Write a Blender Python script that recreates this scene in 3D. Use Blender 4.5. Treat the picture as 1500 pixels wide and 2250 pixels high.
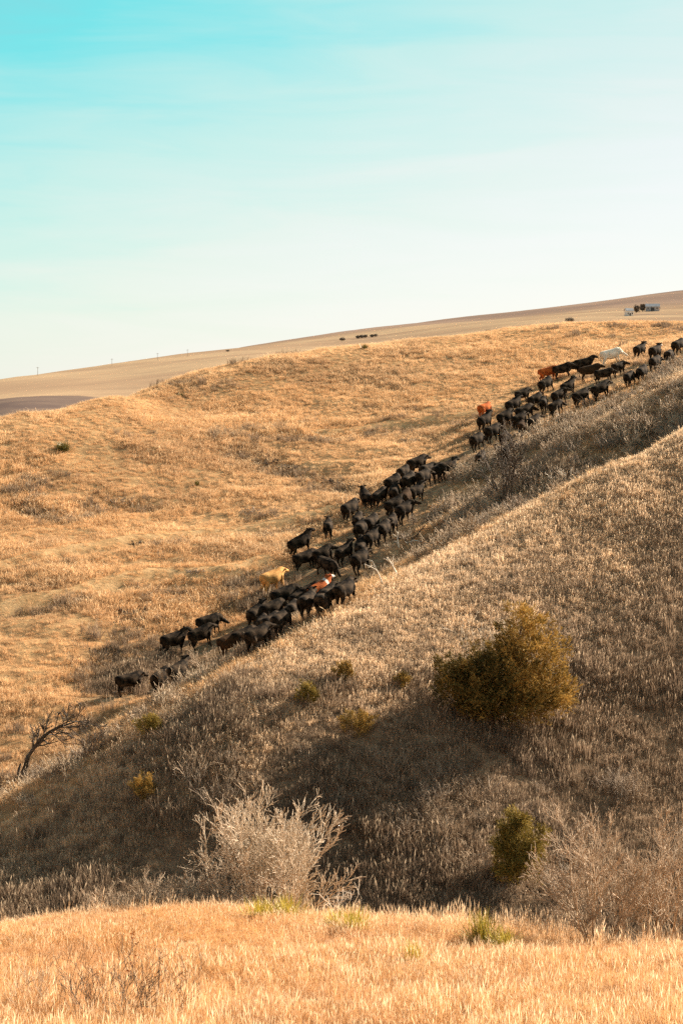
import bpy, bmesh, math, random
import numpy as np
from mathutils import Vector, Matrix, Quaternion

for _o in list(bpy.data.objects):
    bpy.data.objects.remove(_o)
scene = bpy.context.scene
COL = scene.collection
R = math.radians

# ------------------------------------------------------------------ camera
F_PX = 4253.0                       # focal length in pixels of the 1500 px wide photograph
PITCH = math.atan(275.0 / F_PX)     # the lens looks slightly downhill
cam_d = bpy.data.cameras.new('camera')
cam_d.sensor_fit = 'HORIZONTAL'
cam_d.sensor_width = 36.0
cam_d.lens = 36.0 * F_PX / 1500.0
cam_d.clip_start = 0.5
cam_d.clip_end = 30000.0
cam = bpy.data.objects.new('camera', cam_d)
cam.location = (0, 0, 0)
cam.rotation_euler = (math.pi / 2 - PITCH, 0, 0)
COL.objects.link(cam)
scene.camera = cam

# ------------------------------------------------------------------ sun, sky, exposure
SUN = Vector((0.68, 0.54, 0.45)).normalized()
sun_d = bpy.data.lights.new('sun', 'SUN')
sun_d.energy = 5.0
sun_d.angle = R(0.5)
sun_d.color = (1.0, 0.87, 0.70)
sun = bpy.data.objects.new('sun', sun_d)
sun.rotation_euler = (-SUN).to_track_quat('-Z', 'Y').to_euler()
sun.location = (60, 40, 60)
COL.objects.link(sun)

world = bpy.data.worlds.new('World')
scene.world = world
world.use_nodes = True
wt = world.node_tree
wt.nodes.clear()
def wn(t, **k):
    n = wt.nodes.new(t)
    for a, b in k.items():
        setattr(n, a, b)
    return n
w_out = wn('ShaderNodeOutputWorld')
w_bg = wn('ShaderNodeBackground')
w_sky = wn('ShaderNodeTexSky', sky_type='NISHITA', sun_disc=False)
w_sky.sun_elevation = math.asin(SUN.z)
w_sky.sun_rotation = math.atan2(SUN.x, SUN.y)
w_sky.altitude = 600.0
w_sky.air_density = 1.0
w_sky.dust_density = 0.6
w_sky.ozone_density = 1.0
SKY_STRENGTH = 0.10
w_bg.inputs['Strength'].default_value = SKY_STRENGTH
# thin veil of high cloud that thickens towards the horizon, with faint streaks
w_tc = wn('ShaderNodeTexCoord')
w_sep = wn('ShaderNodeSeparateXYZ')
wt.links.new(w_tc.outputs['Generated'], w_sep.inputs[0])
w_map = wn('ShaderNodeMapping')
w_map.inputs['Scale'].default_value = (3.2, 3.2, 26.0)
w_map.inputs['Rotation'].default_value = (0, R(8), 0)
wt.links.new(w_tc.outputs['Generated'], w_map.inputs[0])
w_noise = wn('ShaderNodeTexNoise')
w_noise.inputs['Scale'].default_value = 2.4
w_noise.inputs['Detail'].default_value = 6.0
w_noise.inputs['Roughness'].default_value = 0.55
w_noise.inputs['Distortion'].default_value = 0.6
wt.links.new(w_map.outputs[0], w_noise.inputs['Vector'])
def wmath(op, a, b=None, clamp=False):
    n = wn('ShaderNodeMath', operation=op, use_clamp=clamp)
    for i, v in enumerate((a, b)):
        if v is None:
            continue
        if isinstance(v, (int, float)):
            n.inputs[i].default_value = v
        else:
            wt.links.new(v, n.inputs[i])
    return n.outputs[0]
# height above the horizon, shifted by the cloud noise and a little lower on the sun's side
w_h = wmath('ADD', w_sep.outputs['Z'], wmath('MULTIPLY', wmath('SUBTRACT', w_noise.outputs['Fac'], 0.5), 0.10))
w_h = wmath('SUBTRACT', w_h, wmath('MULTIPLY', w_sep.outputs['X'], 0.34))
w_ramp = wn('ShaderNodeValToRGB')
wt.links.new(w_h, w_ramp.inputs[0])
cr = w_ramp.color_ramp
SKY_STOPS = [(0.0, (1.00, 0.985, 0.965)), (0.035, (0.97, 0.98, 0.95)), (0.085, (0.87, 0.965, 0.885)),
             (0.15, (0.62, 0.95, 0.855)), (0.235, (0.14, 0.88, 0.87)), (0.34, (0.32, 0.62, 0.66)), (0.60, (0.40, 0.46, 0.48))]  # overhead stops, out of view, brightened as fill for the shadows
while len(cr.elements) < len(SKY_STOPS):
    cr.elements.new(0.5)
for e, (p, c) in zip(cr.elements, SKY_STOPS):
    e.position = p
    e.color = (*c, 1)
w_veil = wn('ShaderNodeMix', data_type='RGBA', blend_type='MULTIPLY')
w_veil.inputs[0].default_value = 0.0
w_mix = wn('ShaderNodeMix', data_type='RGBA')
w_mix.inputs[0].default_value = 0.92          # how much of the Nishita sky the veil covers
w_scale = wn('ShaderNodeVectorMath', operation='SCALE')
w_scale.inputs['Scale'].default_value = 2.1
wt.links.new(w_ramp.outputs[0], w_scale.inputs[0])
wt.links.new(w_sky.outputs[0], w_mix.inputs[6])
wt.links.new(w_scale.outputs[0], w_mix.inputs[7])
wt.links.new(w_mix.outputs[2], w_bg.inputs['Color'])
wt.links.new(w_bg.outputs[0], w_out.inputs['Surface'])

vs = scene.view_settings
vs.view_transform = 'Standard'
vs.look = 'None'
vs.exposure = 1.92
vs.gamma = 1.0
vs.use_curve_mapping = False
scene.render.engine = 'CYCLES'
scene.cycles.use_denoising = False
scene.cycles.max_bounces = 4
scene.cycles.diffuse_bounces = 2
scene.cycles.transmission_bounces = 2
scene.cycles.transparent_max_bounces = 4
scene.cycles.sample_clamp_indirect = 4.0
scene.cycles.pixel_filter_type = 'BLACKMAN_HARRIS'

# ------------------------------------------------------------------ the lie of the land
def ray(px, py):
    vx, vz = (px - 750.0) / F_PX, (1125.0 - py) / F_PX
    c, s = math.cos(PITCH), math.sin(PITCH)
    return Vector((vx, c + vz * s, -s + vz * c))

def pt(px, py, Y):
    r = ray(px, py)
    return r * (Y / r.y)

class Spline:
    """thin plate spline through scattered points"""
    def __init__(self, pts, vals, scale, lam=1e-3):
        self.s = scale
        P = np.asarray(pts, float) / scale
        n = len(P)
        A = np.zeros((n + 3, n + 3))
        A[:n, :n] = self.k(P, P) + lam * np.eye(n)
        A[:n, n] = 1; A[:n, n + 1:] = P
        A[n, :n] = 1; A[n + 1:, :n] = P.T
        b = np.zeros(n + 3); b[:n] = vals
        self.w = np.linalg.solve(A, b)
        self.P = P
    @staticmethod
    def k(a, b):
        d2 = ((a[:, None, :] - b[None, :, :]) ** 2).sum(-1)
        return 0.5 * d2 * np.log(d2 + 1e-12)
    def __call__(self, x, y):
        x = np.asarray(x, float); sh = x.shape
        q = np.stack([x.ravel(), np.asarray(y, float).ravel()], 1) / self.s
        out = np.empty(len(q)); n = len(self.P)
        for i in range(0, len(q), 20000):
            c = q[i:i + 20000]
            out[i:i + 20000] = self.k(c, self.P) @ self.w[:n] + self.w[n] + c @ self.w[n + 1:]
        return out.reshape(sh)

CREST = [(0, 1780, 79), (150, 1690, 81.5), (300, 1590, 84), (520, 1470, 88), (750, 1335, 94), (960, 1218, 99), (1200, 1090, 104),
         (1350, 1005, 107), (1500, 935, 110)]
NEAR = [  # photo column, photo row, distance: what the photograph shows of the ground
    # grassy knoll in front
    (0, 2250, 29), (750, 2250, 30), (1500, 2250, 28), (750, 2400, 25), (0, 2400, 24), (1500, 2400, 24),
    (0, 2140, 34), (750, 2120, 36), (1500, 2170, 32),
    (0, 2048, 40), (300, 2020, 43), (560, 2024, 44), (850, 2033, 43), (1050, 2062, 40), (1280, 2090, 38), (1500, 2112, 36),
    # draw behind it, where the cattle walk
    (0, 1760, 92), (100, 1690, 97), (290, 1520, 108), (300, 1580, 101), (500, 1440, 112), (600, 1380, 116), (720, 1290, 122),
    (720, 1230, 126), (760, 1320, 115), (830, 1090, 139), (965, 1205, 120), (950, 1040, 146), (1080, 960, 155), (1200, 880, 163),
    (1450, 790, 174), (1500, 765, 178), (1100, 1080, 130), (1330, 920, 140),
    # spur on the right
    (1500, 822, 130), (1480, 905, 123.5), (1300, 945, 124), (1330, 985, 120.0), (1250, 1030, 117.5), (1140, 1065, 120),
    # golden hill beyond
    (0, 1500, 107), (0, 1200, 131), (0, 1000, 153), (0, 925, 163), (250, 1350, 118), (400, 1300, 123), (400, 1100, 146), (250, 872, 173),
    (400, 900, 174), (420, 822, 185), (600, 785, 192), (650, 1150, 137), (800, 1000, 155), (800, 850, 180), (800, 760, 198),
    (1000, 735, 203), (1000, 850, 176), (1200, 800, 182), (1180, 714, 204), (1300, 708, 205), (1500, 711, 206), (1400, 740, 192),
] + CREST
CREST_LOW = [1.95, 1.5, 0.95, 0.55, 0.45, 0.42, 0.42, 0.42, 0.42]     # the grass on it makes up the rest
np_ = [pt(*c) for c in NEAR[:-len(CREST)]] + [pt(*c) - Vector((0, 0, CREST_LOW[i])) for i, c in enumerate(CREST)]
xy = [(p.x, p.y) for p in np_]; zz = [p.z for p in np_]
HIDDEN = [  # what lies out of sight: x, y, z
    (0, 0, -1.7), (-12, 0, -1.8), (12, 0, -1.6), (0, -12, 1.0), (0, 12, -5.2), (-12, 14, -5.8), (12, 14, -5.2), (30, 20, -6), (-30, 20, -8),
    (-14, 56, -19.2), (-5, 58, -19.6), (4, 58, -19.9), (12, 54, -19.4), (22, 52, -18.6), (-26, 54, -18), (-26, 66, -19),
   (20.5, 112.6, -4.2), (15.5, 110.5, -6.0), (-30, 92, -20), (-32, 120, -14.5), (-40, 150, -8), (-42, 175, -7.0),
    (34, 130, 2.4), (38, 160, 4.0), (44, 180, 6.0), (46, 205, 6.8),
    (-31, 174, -5.6), (-25, 186, -3.4), (-20, 196, -2.2), (-36, 190, -8.5), (-12, 205, 0.4),
    (-36, 230, -12), (-10, 235, -6), (10, 235, -2), (40, 235, 1),
]
for x, y, z in HIDDEN:
    xy.append((x, y)); zz.append(z)
# the facing slope falls away from its crest, steeper and steeper, to the gully behind the knoll
for k, (a, b) in enumerate([(c, 0) for c in CREST] + [(CREST[-1], 7.0), (CREST[-1], 14.0), (CREST[0], -7.0), (CREST[0], -14.0)]):
    c0 = pt(*a) + Vector((0.73, 0.68, 0.33)) * b - Vector((0, 0, CREST_LOW[CREST.index(a)]))
    for p in (3, 7, 12, 18, 25, 33):
        x, y = c0.x + 0.68 * p, c0.y - 0.73 * p
        z = c0.z - 0.70 * max(0.0, p - 1.0) ** 2 / (p + 7)
        floor = -20.6 - 0.03 * x
        if y > 66 and z > floor - 1.5:
            xy.append((x, y)); zz.append(max(z, floor))
near_spline = Spline(xy, zz, 30.0, 2e-4)

FAR = [(0, 908, 500), (0, 884, 560), (0, 866, 720), (0, 832, 1100), (0, 850, 1600), (0, 850, 3000),
       (250, 862, 640), (250, 830, 850), (250, 800, 1250), (250, 816, 1800), (250, 830, 3000),
       (510, 792, 900), (510, 768, 1400), (510, 772, 2000), (510, 769, 2700), (510, 785, 3400),
       (800, 757, 1150), (800, 745, 1700), (800, 722, 2700), (800, 740, 3500),
       (1150, 713, 1200), (1150, 697, 2000), (1150, 682, 2800), (1150, 700, 3500),
       (1500, 709, 1100), (1500, 688, 1600), (1500, 665, 2200), (1500, 638, 2900), (1500, 655, 3600)]
fu, fz = [], []
for a, b, Y in FAR:
    p = pt(a, b, Y)
    fu.append((p.x / Y, math.log(Y))); fz.append(p.z / Y)     # fitted as slopes, so that near and far weigh alike
for u, z in ((-0.18, -15.0), (0.0, -7.0), (0.18, -3.0)):
    fu.append((u, math.log(260))); fz.append(z / 260)
    fu.append((u, math.log(420))); fz.append(min(z, -6) / 420)
far_spline = Spline([(u * 6, v) for u, v in fu], fz, 1.0, 1e-5)

def smooth(a, b, t):
    t = np.clip((np.asarray(t, float) - a) / (b - a), 0, 1)
    return t * t * (3 - 2 * t)

_tab = np.random.default_rng(5).random((256, 256))
def vnoise(x, y):
    xi = np.floor(x).astype(int); yi = np.floor(y).astype(int)
    fx = x - xi; fy = y - yi
    fx = fx * fx * (3 - 2 * fx); fy = fy * fy * (3 - 2 * fy)
    a = _tab[xi & 255, yi & 255]; b = _tab[(xi + 1) & 255, yi & 255]
    c = _tab[xi & 255, (yi + 1) & 255]; d = _tab[(xi + 1) & 255, (yi + 1) & 255]
    return (a * (1 - fx) + b * fx) * (1 - fy) + (c * (1 - fx) + d * fx) * fy
def fbm(x, y, n=3):
    s, a, t = 0, 1.0, 0
    for i in range(n):
        s = s + a * vnoise(x * 2 ** i + 17 * i, y * 2 ** i + 31 * i); t += a; a *= 0.5
    return s / t - 0.5

_cx = [pt(*c).x for c in CREST]; _cy = [pt(*c).y for c in CREST]
def crest_y(x):
    return np.interp(x, [-60] + _cx + [80], [70] + _cy + [122])

def H(x, y):
    x = np.asarray(x, float); y = np.asarray(y, float)
    zn = near_spline(np.clip(x, -46, 52), np.clip(y, -14, 236))
    beyond = smooth(-1, 8, y - crest_y(x))
    knoll = 1 - smooth(46, 56, y)
    zn = zn + fbm(x / 7, y / 7) * (0.18 + 0.52 * beyond - 0.05 * knoll) + fbm(x / 1.7 + 40, y / 1.7) * (0.08 + 0.10 * beyond + 0.02 * knoll)
    # cattle paths worn along the contour of the golden hill
    lower = beyond * smooth(-1.0, -5.0, zn) * smooth(14, 4, x)
    t = zn / 1.15 + 0.9 * fbm(x / 16 + 9, y / 16)
    t = t - np.floor(t)
    zn = zn + lower * 0.24 * (np.where(t < 0.7, t / 0.7, (1 - t) / 0.3) - 0.5) * smooth(-0.25, 0.2, fbm(x / 11 + 70, y / 11))
    yy = np.clip(y, 260, 3600)
    zf = far_spline(np.clip(x / yy, -0.26, 0.26) * 6, np.log(yy)) * yy
    zf = zf + fbm(x / 160, y / 160) * 5.0 * smooth(500, 1200, y) + fbm(x / 40, y / 40) * 1.2 * smooth(300, 800, y)
    zf = zf - 60 * smooth(3600, 9000, y)
    w = np.maximum.reduce([smooth(46, 110, np.abs(x - 3)), smooth(210, 258, y), smooth(-14, -90, y)])
    return zn * (1 - w) + zf * w

def ground(px, py, far=False):
    """the point of the land that the photograph shows at (px, py)"""
    r = ray(px, py); r = r / r.y
    t = np.geomspace(230, 4000, 3000) if far else np.arange(20, 232, 0.08)
    h = H(r.x * t, t) - r.z * t
    k = np.argmax(h > 0)
    if not (h > 0).any():
        k = len(t) - 1
    t0 = t[k]
    x, y = r.x * t0, t0
    return Vector((x, y, float(H(np.array([x]), np.array([y]))[0])))
def hz(x, y):
    return float(H(np.array([float(x)]), np.array([float(y)]))[0])
def normal_at(x, y, e=0.6):
    a = H(np.array([x - e, x + e, x, x]), np.array([y, y, y - e, y + e]))
    return Vector((-(a[1] - a[0]) / (2 * e), -(a[3] - a[2]) / (2 * e), 1)).normalized()

# folds of the golden hill: a brushy runnel and trails trodden along the contour
def line_dist(L, x, y):
    d = np.full(np.shape(x), 1e9)
    for a, b in zip(L[:-1], L[1:]):
        ab = b - a
        t = np.clip(((x - a[0]) * ab[0] + (y - a[1]) * ab[1]) / (ab @ ab), 0, 1)
        d = np.minimum(d, np.hypot(x - a[0] - t * ab[0], y - a[1] - t * ab[1]))
    return d
RUNNELS = [np.array([ground(*p)[:2] for p in L]) for L in (
    ((520, 1000), (590, 1022), (670, 1046), (740, 1062), (800, 1085)),
    ((60, 1130), (130, 1140), (230, 1105), (300, 1110)),
    ((215, 1480), (240, 1400), (290, 1350), (340, 1325), (400, 1305)))]
TRAILS = [np.array([ground(*p)[:2] for p in L]) for L in (
    ((0, 1245), (130, 1212), (300, 1184), (450, 1172), (620, 1152), (720, 1120)),
    ((0, 1340), (160, 1300), (330, 1262), (480, 1255), (580, 1230)),
    ((700, 950), (850, 935), (1000, 915), (1120, 890)))]
H_plain = H
def H(x, y):
    z = H_plain(x, y)
    for L in RUNNELS:
        z = z - 0.38 * np.exp(-(line_dist(L, x, y) / 1.7) ** 2)
    for L in TRAILS:
        d = line_dist(L, x, y)
        side = np.interp(x, L[:, 0], L[:, 1]) - y        # nearer than the trail: the bank below it
        z = z + 0.22 * np.exp(-(d / 1.0) ** 2) - 0.30 * np.exp(-((side - 1.8) / 1.1) ** 2) * (d < 6)
    return z

# ------------------------------------------------------------------ materials
def new_mat(name):
    m = bpy.data.materials.new(name)
    m.use_nodes = True
    nt = m.node_tree
    nt.nodes.clear()
    return m, nt
class NB:
    """small helper for node trees"""
    def __init__(self, nt):
        self.nt = nt
    def n(self, t, inputs=None, **k):
        nd = self.nt.nodes.new(t)
        for a, b in k.items():
            setattr(nd, a, b)
        for a, b in (inputs or {}).items():
            self.put(nd.inputs[a], b)
        return nd
    def put(self, sock, v):
        if isinstance(v, bpy.types.NodeSocket):
            self.nt.links.new(v, sock)
        elif isinstance(v, (tuple, list)) and len(v) == 3 and sock.type == 'RGBA':
            sock.default_value = (*v, 1)
        else:
            sock.default_value = v
    def mix(self, f, a, b, blend='MIX'):
        nd = self.nt.nodes.new('ShaderNodeMix')
        nd.data_type = 'RGBA'; nd.blend_type = blend
        self.put(nd.inputs[0], f); self.put(nd.inputs[6], a); self.put(nd.inputs[7], b)
        return nd.outputs[2]
    def math(self, op, a, b=0.0, clamp=False):
        nd = self.nt.nodes.new('ShaderNodeMath')
        nd.operation = op; nd.use_clamp = clamp
        self.put(nd.inputs[0], a); self.put(nd.inputs[1], b)
        return nd.outputs[0]
    def rng(self, v, a, b, c=0.0, d=1.0):
        nd = self.nt.nodes.new('ShaderNodeMapRange')
        nd.interpolation_type = 'SMOOTHSTEP'
        for i, q in enumerate((v, a, b, c, d)):
            self.put(nd.inputs[i], q)
        return nd.outputs[0]
    def noise(self, vec, scale, detail=4.0, rough=0.55):
        nd = self.nt.nodes.new('ShaderNodeTexNoise')
        self.put(nd.inputs['Vector'], vec)
        nd.inputs['Scale'].default_value = scale
        nd.inputs['Detail'].default_value = detail
        nd.inputs['Roughness'].default_value = rough
        return nd.outputs['Fac']
    def out(self, shader, disp=None):
        o = self.nt.nodes.new('ShaderNodeOutputMaterial')
        self.nt.links.new(shader, o.inputs['Surface'])

def grass_mat(name, dark, mid, pale, seed, trans=0.35, patch=0.09, grey=(0.2, 0.16, 0.13), grey_amount=0.5):
    m, nt = new_mat(name)
    b = NB(nt)
    pos = b.n('ShaderNodeNewGeometry').outputs['Position']
    blade = b.n('ShaderNodeAttribute', attribute_name='tint').outputs['Fac']
    rnd = b.n('ShaderNodeObjectInfo').outputs['Random']
    big = b.rng(b.noise(pos, patch, 5.0), 0.40, 0.64)
    small = b.rng(b.noise(pos, patch * 6, 3.0), 0.35, 0.68)
    c = b.mix(b.math('ADD', b.math('MULTIPLY', big, 0.6), b.math('MULTIPLY', rnd, 0.4)), mid, pale)
    c = b.mix(b.math('MULTIPLY', small, 0.45), c, dark)
    gr = b.rng(b.noise(pos, patch * 1.7, 5.0), 0.50, 0.66)
    c = b.mix(b.math('MULTIPLY', gr, grey_amount), c, grey)
    c = b.mix(b.rng(blade, 0.0, 1.0, 0.0, 0.55), c, b.mix(0.5, pale, dark), 'MIX')
    c = b.mix(b.rng(blade, 1.5, 2.0), c, seed)
    hsv = b.n('ShaderNodeHueSaturation', {'Color': c, 'Value': b.math('ADD', b.math('MULTIPLY', rnd, 0.5), 0.75)})
    d = b.n('ShaderNodeBsdfDiffuse', {'Color': hsv.outputs[0]})
    t = b.n('ShaderNodeBsdfTranslucent', {'Color': hsv.outputs[0]})
    mx = b.n('ShaderNodeMixShader', {0: trans, 1: d.outputs[0], 2: t.outputs[0]})
    b.out(mx.outputs[0])
    return m

M = {}
M['grass_gold'] = grass_mat('grass_gold', (0.36, 0.185, 0.075), (0.65, 0.40, 0.20), (0.78, 0.545, 0.32), (0.80, 0.61, 0.39), 0.35, 0.05,
                            (0.36, 0.235, 0.145), 0.5)
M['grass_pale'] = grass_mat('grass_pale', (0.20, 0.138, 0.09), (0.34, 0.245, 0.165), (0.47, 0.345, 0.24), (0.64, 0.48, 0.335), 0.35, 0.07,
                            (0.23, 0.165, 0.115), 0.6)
M['grass_knoll'] = grass_mat('grass_knoll', (0.42, 0.22, 0.085), (0.60, 0.34, 0.152), (0.71, 0.445, 0.235), (0.80, 0.59, 0.38), 0.40, 0.16,
                             (0.52, 0.30, 0.17), 0.5)
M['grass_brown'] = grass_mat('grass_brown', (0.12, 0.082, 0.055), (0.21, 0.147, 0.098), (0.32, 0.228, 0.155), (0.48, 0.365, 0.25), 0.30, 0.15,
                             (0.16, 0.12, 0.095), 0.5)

M['grass_crest_lit'] = grass_mat('grass_crest_lit', (0.54, 0.36, 0.21), (0.70, 0.49, 0.30), (0.80, 0.585, 0.385), (0.84, 0.64, 0.44), 0.48, 0.07,
                             (0.44, 0.32, 0.21), 0.4)  # paler copy of the slope grass: crest sunlight put into the colour

def ground_material():
    m, nt = new_mat('dry_ground')
    b = NB(nt)
    pos = b.n('ShaderNodeNewGeometry').outputs['Position']
    zb = b.n('ShaderNodeAttribute', attribute_name='zone_slope').outputs['Fac']
    zk = b.n('ShaderNodeAttribute', attribute_name='zone_knoll').outputs['Fac']
    zf = b.n('ShaderNodeAttribute', attribute_name='zone_far').outputs['Fac']
    zs = b.n('ShaderNodeAttribute', attribute_name='zone_shade_scrub').outputs['Fac']
    zp = b.n('ShaderNodeAttribute', attribute_name='zone_path').outputs['Fac']
    n1 = b.noise(pos, 0.9, 6.0, 0.65)
    n2 = b.noise(pos, 0.08, 4.0)
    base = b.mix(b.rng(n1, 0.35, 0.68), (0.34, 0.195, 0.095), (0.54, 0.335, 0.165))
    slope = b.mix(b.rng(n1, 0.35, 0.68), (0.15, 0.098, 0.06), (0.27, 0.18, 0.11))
    knoll = b.mix(b.rng(n1, 0.35, 0.68), (0.38, 0.20, 0.085), (0.58, 0.35, 0.155))
    nf = b.noise(pos, 0.004, 8.0, 0.62)
    nf2 = b.noise(pos, 0.02, 6.0, 0.7)
    far = b.mix(b.rng(nf, 0.40, 0.62), (0.38, 0.25, 0.16), (0.50, 0.345, 0.21))
    far = b.mix(b.rng(nf2, 0.45, 0.75, 0.0, 0.5), far, (0.28, 0.19, 0.13))
    scrub = b.mix(b.rng(nf2, 0.35, 0.65), (0.14, 0.10, 0.09), (0.22, 0.155, 0.12))  # dark tone of the far left painted shade and the right scrub
    zt = b.n('ShaderNodeAttribute', attribute_name='zone_trail').outputs['Fac']
    base = b.mix(zt, base, b.mix(b.rng(n1, 0.35, 0.68), (0.46, 0.275, 0.13), (0.64, 0.41, 0.21)))
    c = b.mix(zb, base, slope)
    c = b.mix(zk, c, knoll)
    c = b.mix(b.math('MULTIPLY', zp, b.rng(n2, 0.2, 0.6, 0.6, 1.0)), c, b.mix(b.rng(n1, 0.35, 0.65), (0.22, 0.14, 0.085), (0.44, 0.285, 0.155)))
    ridge = b.mix(b.rng(nf, 0.40, 0.62), (0.27, 0.185, 0.145), (0.37, 0.25, 0.185))
    far = b.mix(b.n('ShaderNodeAttribute', attribute_name='zone_ridge').outputs['Fac'], far, ridge)
    c = b.mix(zf, c, far)
    c = b.mix(b.rng(b.math('ADD', zs, b.math('MULTIPLY', b.math('SUBTRACT', nf2, 0.5), 0.9)), 0.35, 0.65), c, scrub)
    bump = b.n('ShaderNodeBump', {'Height': b.noise(pos, 4.0, 6.0, 0.7), 'Strength': b.math('MULTIPLY', b.math('SUBTRACT', 1.0, zf), 0.6), 'Distance': 0.15})
    d = b.n('ShaderNodeBsdfDiffuse', {'Color': c, 'Roughness': 0.6, 'Normal': bump.outputs[0]})
    b.out(d.outputs[0])
    return m
M['ground'] = ground_material()

def plain_mat(name, c1, c2, scale=6.0, rough=0.8, spec=0.2, trans=0.0, rnd=0.0):
    m, nt = new_mat(name)
    b = NB(nt)
    oc = b.n('ShaderNodeTexCoord').outputs['Object']
    f = b.rng(b.noise(oc, scale, 4.0), 0.33, 0.67)
    c = b.mix(f, c1, c2)
    if rnd:
        a = b.n('ShaderNodeAttribute', attribute_name='tint').outputs['Fac']
        c = b.mix(a, c1, c2)
        c = b.mix(b.math('MULTIPLY', f, 0.35), c, c1)
    p = b.n('ShaderNodeBsdfPrincipled', {'Base Color': c, 'Roughness': rough, 'Specular IOR Level': spec})
    sh = p.outputs[0]
    if trans:
        t = b.n('ShaderNodeBsdfTranslucent', {'Color': c})
        sh = b.n('ShaderNodeMixShader', {0: trans, 1: sh, 2: t.outputs[0]}).outputs[0]
    b.out(sh)
    return m

# ------------------------------------------------------------------ objects
def tag(o, label=None, category=None, group=None, kind=None):
    for k, v in (('label', label), ('category', category), ('group', group), ('kind', kind)):
        if v:
            o[k] = v
    return o
def mesh_from(name, verts, faces, mats=(), attr=None, smooth_shade=False, fmat=None):
    me = bpy.data.meshes.new(name)
    verts = np.asarray(verts, np.float32)
    if isinstance(faces, np.ndarray):
        k = faces.shape[1]
        me.vertices.add(len(verts)); me.vertices.foreach_set('co', verts.ravel())
        me.loops.add(faces.size); me.loops.foreach_set('vertex_index', faces.astype(np.int32).ravel())
        me.polygons.add(len(faces)); me.polygons.foreach_set('loop_start', np.arange(0, faces.size, k, dtype=np.int32))
        me.update(calc_edges=True)
    else:
        me.from_pydata(verts.tolist(), [], faces)
        me.update()
    for m in mats:
        me.materials.append(m)
    if attr is not None:
        for an, av in attr.items():
            a = me.attributes.new(an, 'FLOAT', 'POINT')
            a.data.foreach_set('value', np.asarray(av, np.float32))
    if smooth_shade:
        me.polygons.foreach_set('use_smooth', np.ones(len(me.polygons), bool))
    if fmat is not None:
        me.polygons.foreach_set('material_index', np.asarray(fmat, np.int32))
    return me
def obj(name, me, parent=None, loc=None):
    o = bpy.data.objects.new(name, me)
    COL.objects.link(o)
    if parent is not None:
        o.parent = parent
    if loc is not None:
        o.location = loc
    return o
def empty(name, loc=(0, 0, 0), rz=0.0, s=1.0):
    o = bpy.data.objects.new(name, None)
    o.empty_display_size = 0.2
    COL.objects.link(o)
    o.location = loc; o.rotation_euler = (0, 0, rz); o.scale = (s, s, s)
    return o

# ------------------------------------------------------------------ terrain: one sheet out to the horizon
def axis(lo, hi, step, far_lo, far_hi, grow):
    a = list(np.arange(lo, hi + 1e-6, step))
    s, v = step, a[-1]
    while v < far_hi:
        s *= grow; v += s; a.append(v)
    s, v = step, a[0]
    pre = []
    while v > far_lo:
        s *= grow; v -= s; pre.append(v)
    return np.array(pre[::-1] + a)
gxs = axis(-42, 48, 0.45, -4200, 4200, 1.13)
gys = axis(22, 214, 0.45, -1500, 4300, 1.022)
GX, GY = np.meshgrid(gxs, gys)
GZ = H(GX, GY)
nx, ny = len(gxs), len(gys)
idx = np.arange(nx * ny).reshape(ny, nx)
quads = np.stack([idx[:-1, :-1], idx[:-1, 1:], idx[1:, 1:], idx[1:, :-1]], -1).reshape(-1, 4)

# the trodden line of the herd through the draw
PATH = [(290, 1520), (390, 1440), (500, 1430), (600, 1390), (700, 1330), (720, 1260), (790, 1220), (850, 1150), (900, 1090), (960, 1050),
        (1060, 990), (1130, 930), (1220, 890), (1320, 850), (1420, 810), (1490, 780)]
path_xy = np.array([ground(*p)[:2] for p in PATH])
def path_dist(x, y):
    d = np.full(np.shape(x), 1e9)
    for a, b in zip(path_xy[:-1], path_xy[1:]):
        ab = b - a
        t = np.clip(((x - a[0]) * ab[0] + (y - a[1]) * ab[1]) / (ab @ ab), 0, 1)
        d = np.minimum(d, np.hypot(x - a[0] - t * ab[0], y - a[1] - t * ab[1]))
    return d
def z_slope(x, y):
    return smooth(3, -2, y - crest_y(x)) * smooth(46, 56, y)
def z_knoll(x, y):
    return 1 - smooth(44, 52, y)
def z_scrub(x, y):
    u = x / np.maximum(y, 1)
    a = smooth(470, 500, y) * smooth(640, 590, y) * smooth(-0.115, -0.14, u)  # far left hillside shade, painted as a darker ground patch
    b = smooth(1400, 1480, y) * smooth(1560, 1520, y) * smooth(0.10, 0.17, u) * 0.55
    return np.maximum(a, b)
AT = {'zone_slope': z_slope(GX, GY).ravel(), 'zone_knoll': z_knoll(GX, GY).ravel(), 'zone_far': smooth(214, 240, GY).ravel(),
      'zone_ridge': (smooth(1900, 2350, GY + 250 * fbm(GX / 300, GY / 300))).ravel(),
      'zone_trail': smooth(1.5, 0.4, np.minimum.reduce([line_dist(L, GX, GY) for L in TRAILS])).ravel(),
      'zone_shade_scrub': z_scrub(GX, GY).ravel(), 'zone_path': smooth(4.5, 1.5, path_dist(GX, GY)).ravel()}
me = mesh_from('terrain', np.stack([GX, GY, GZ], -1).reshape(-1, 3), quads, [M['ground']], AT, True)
tag(obj('terrain', me), kind='structure')

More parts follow.
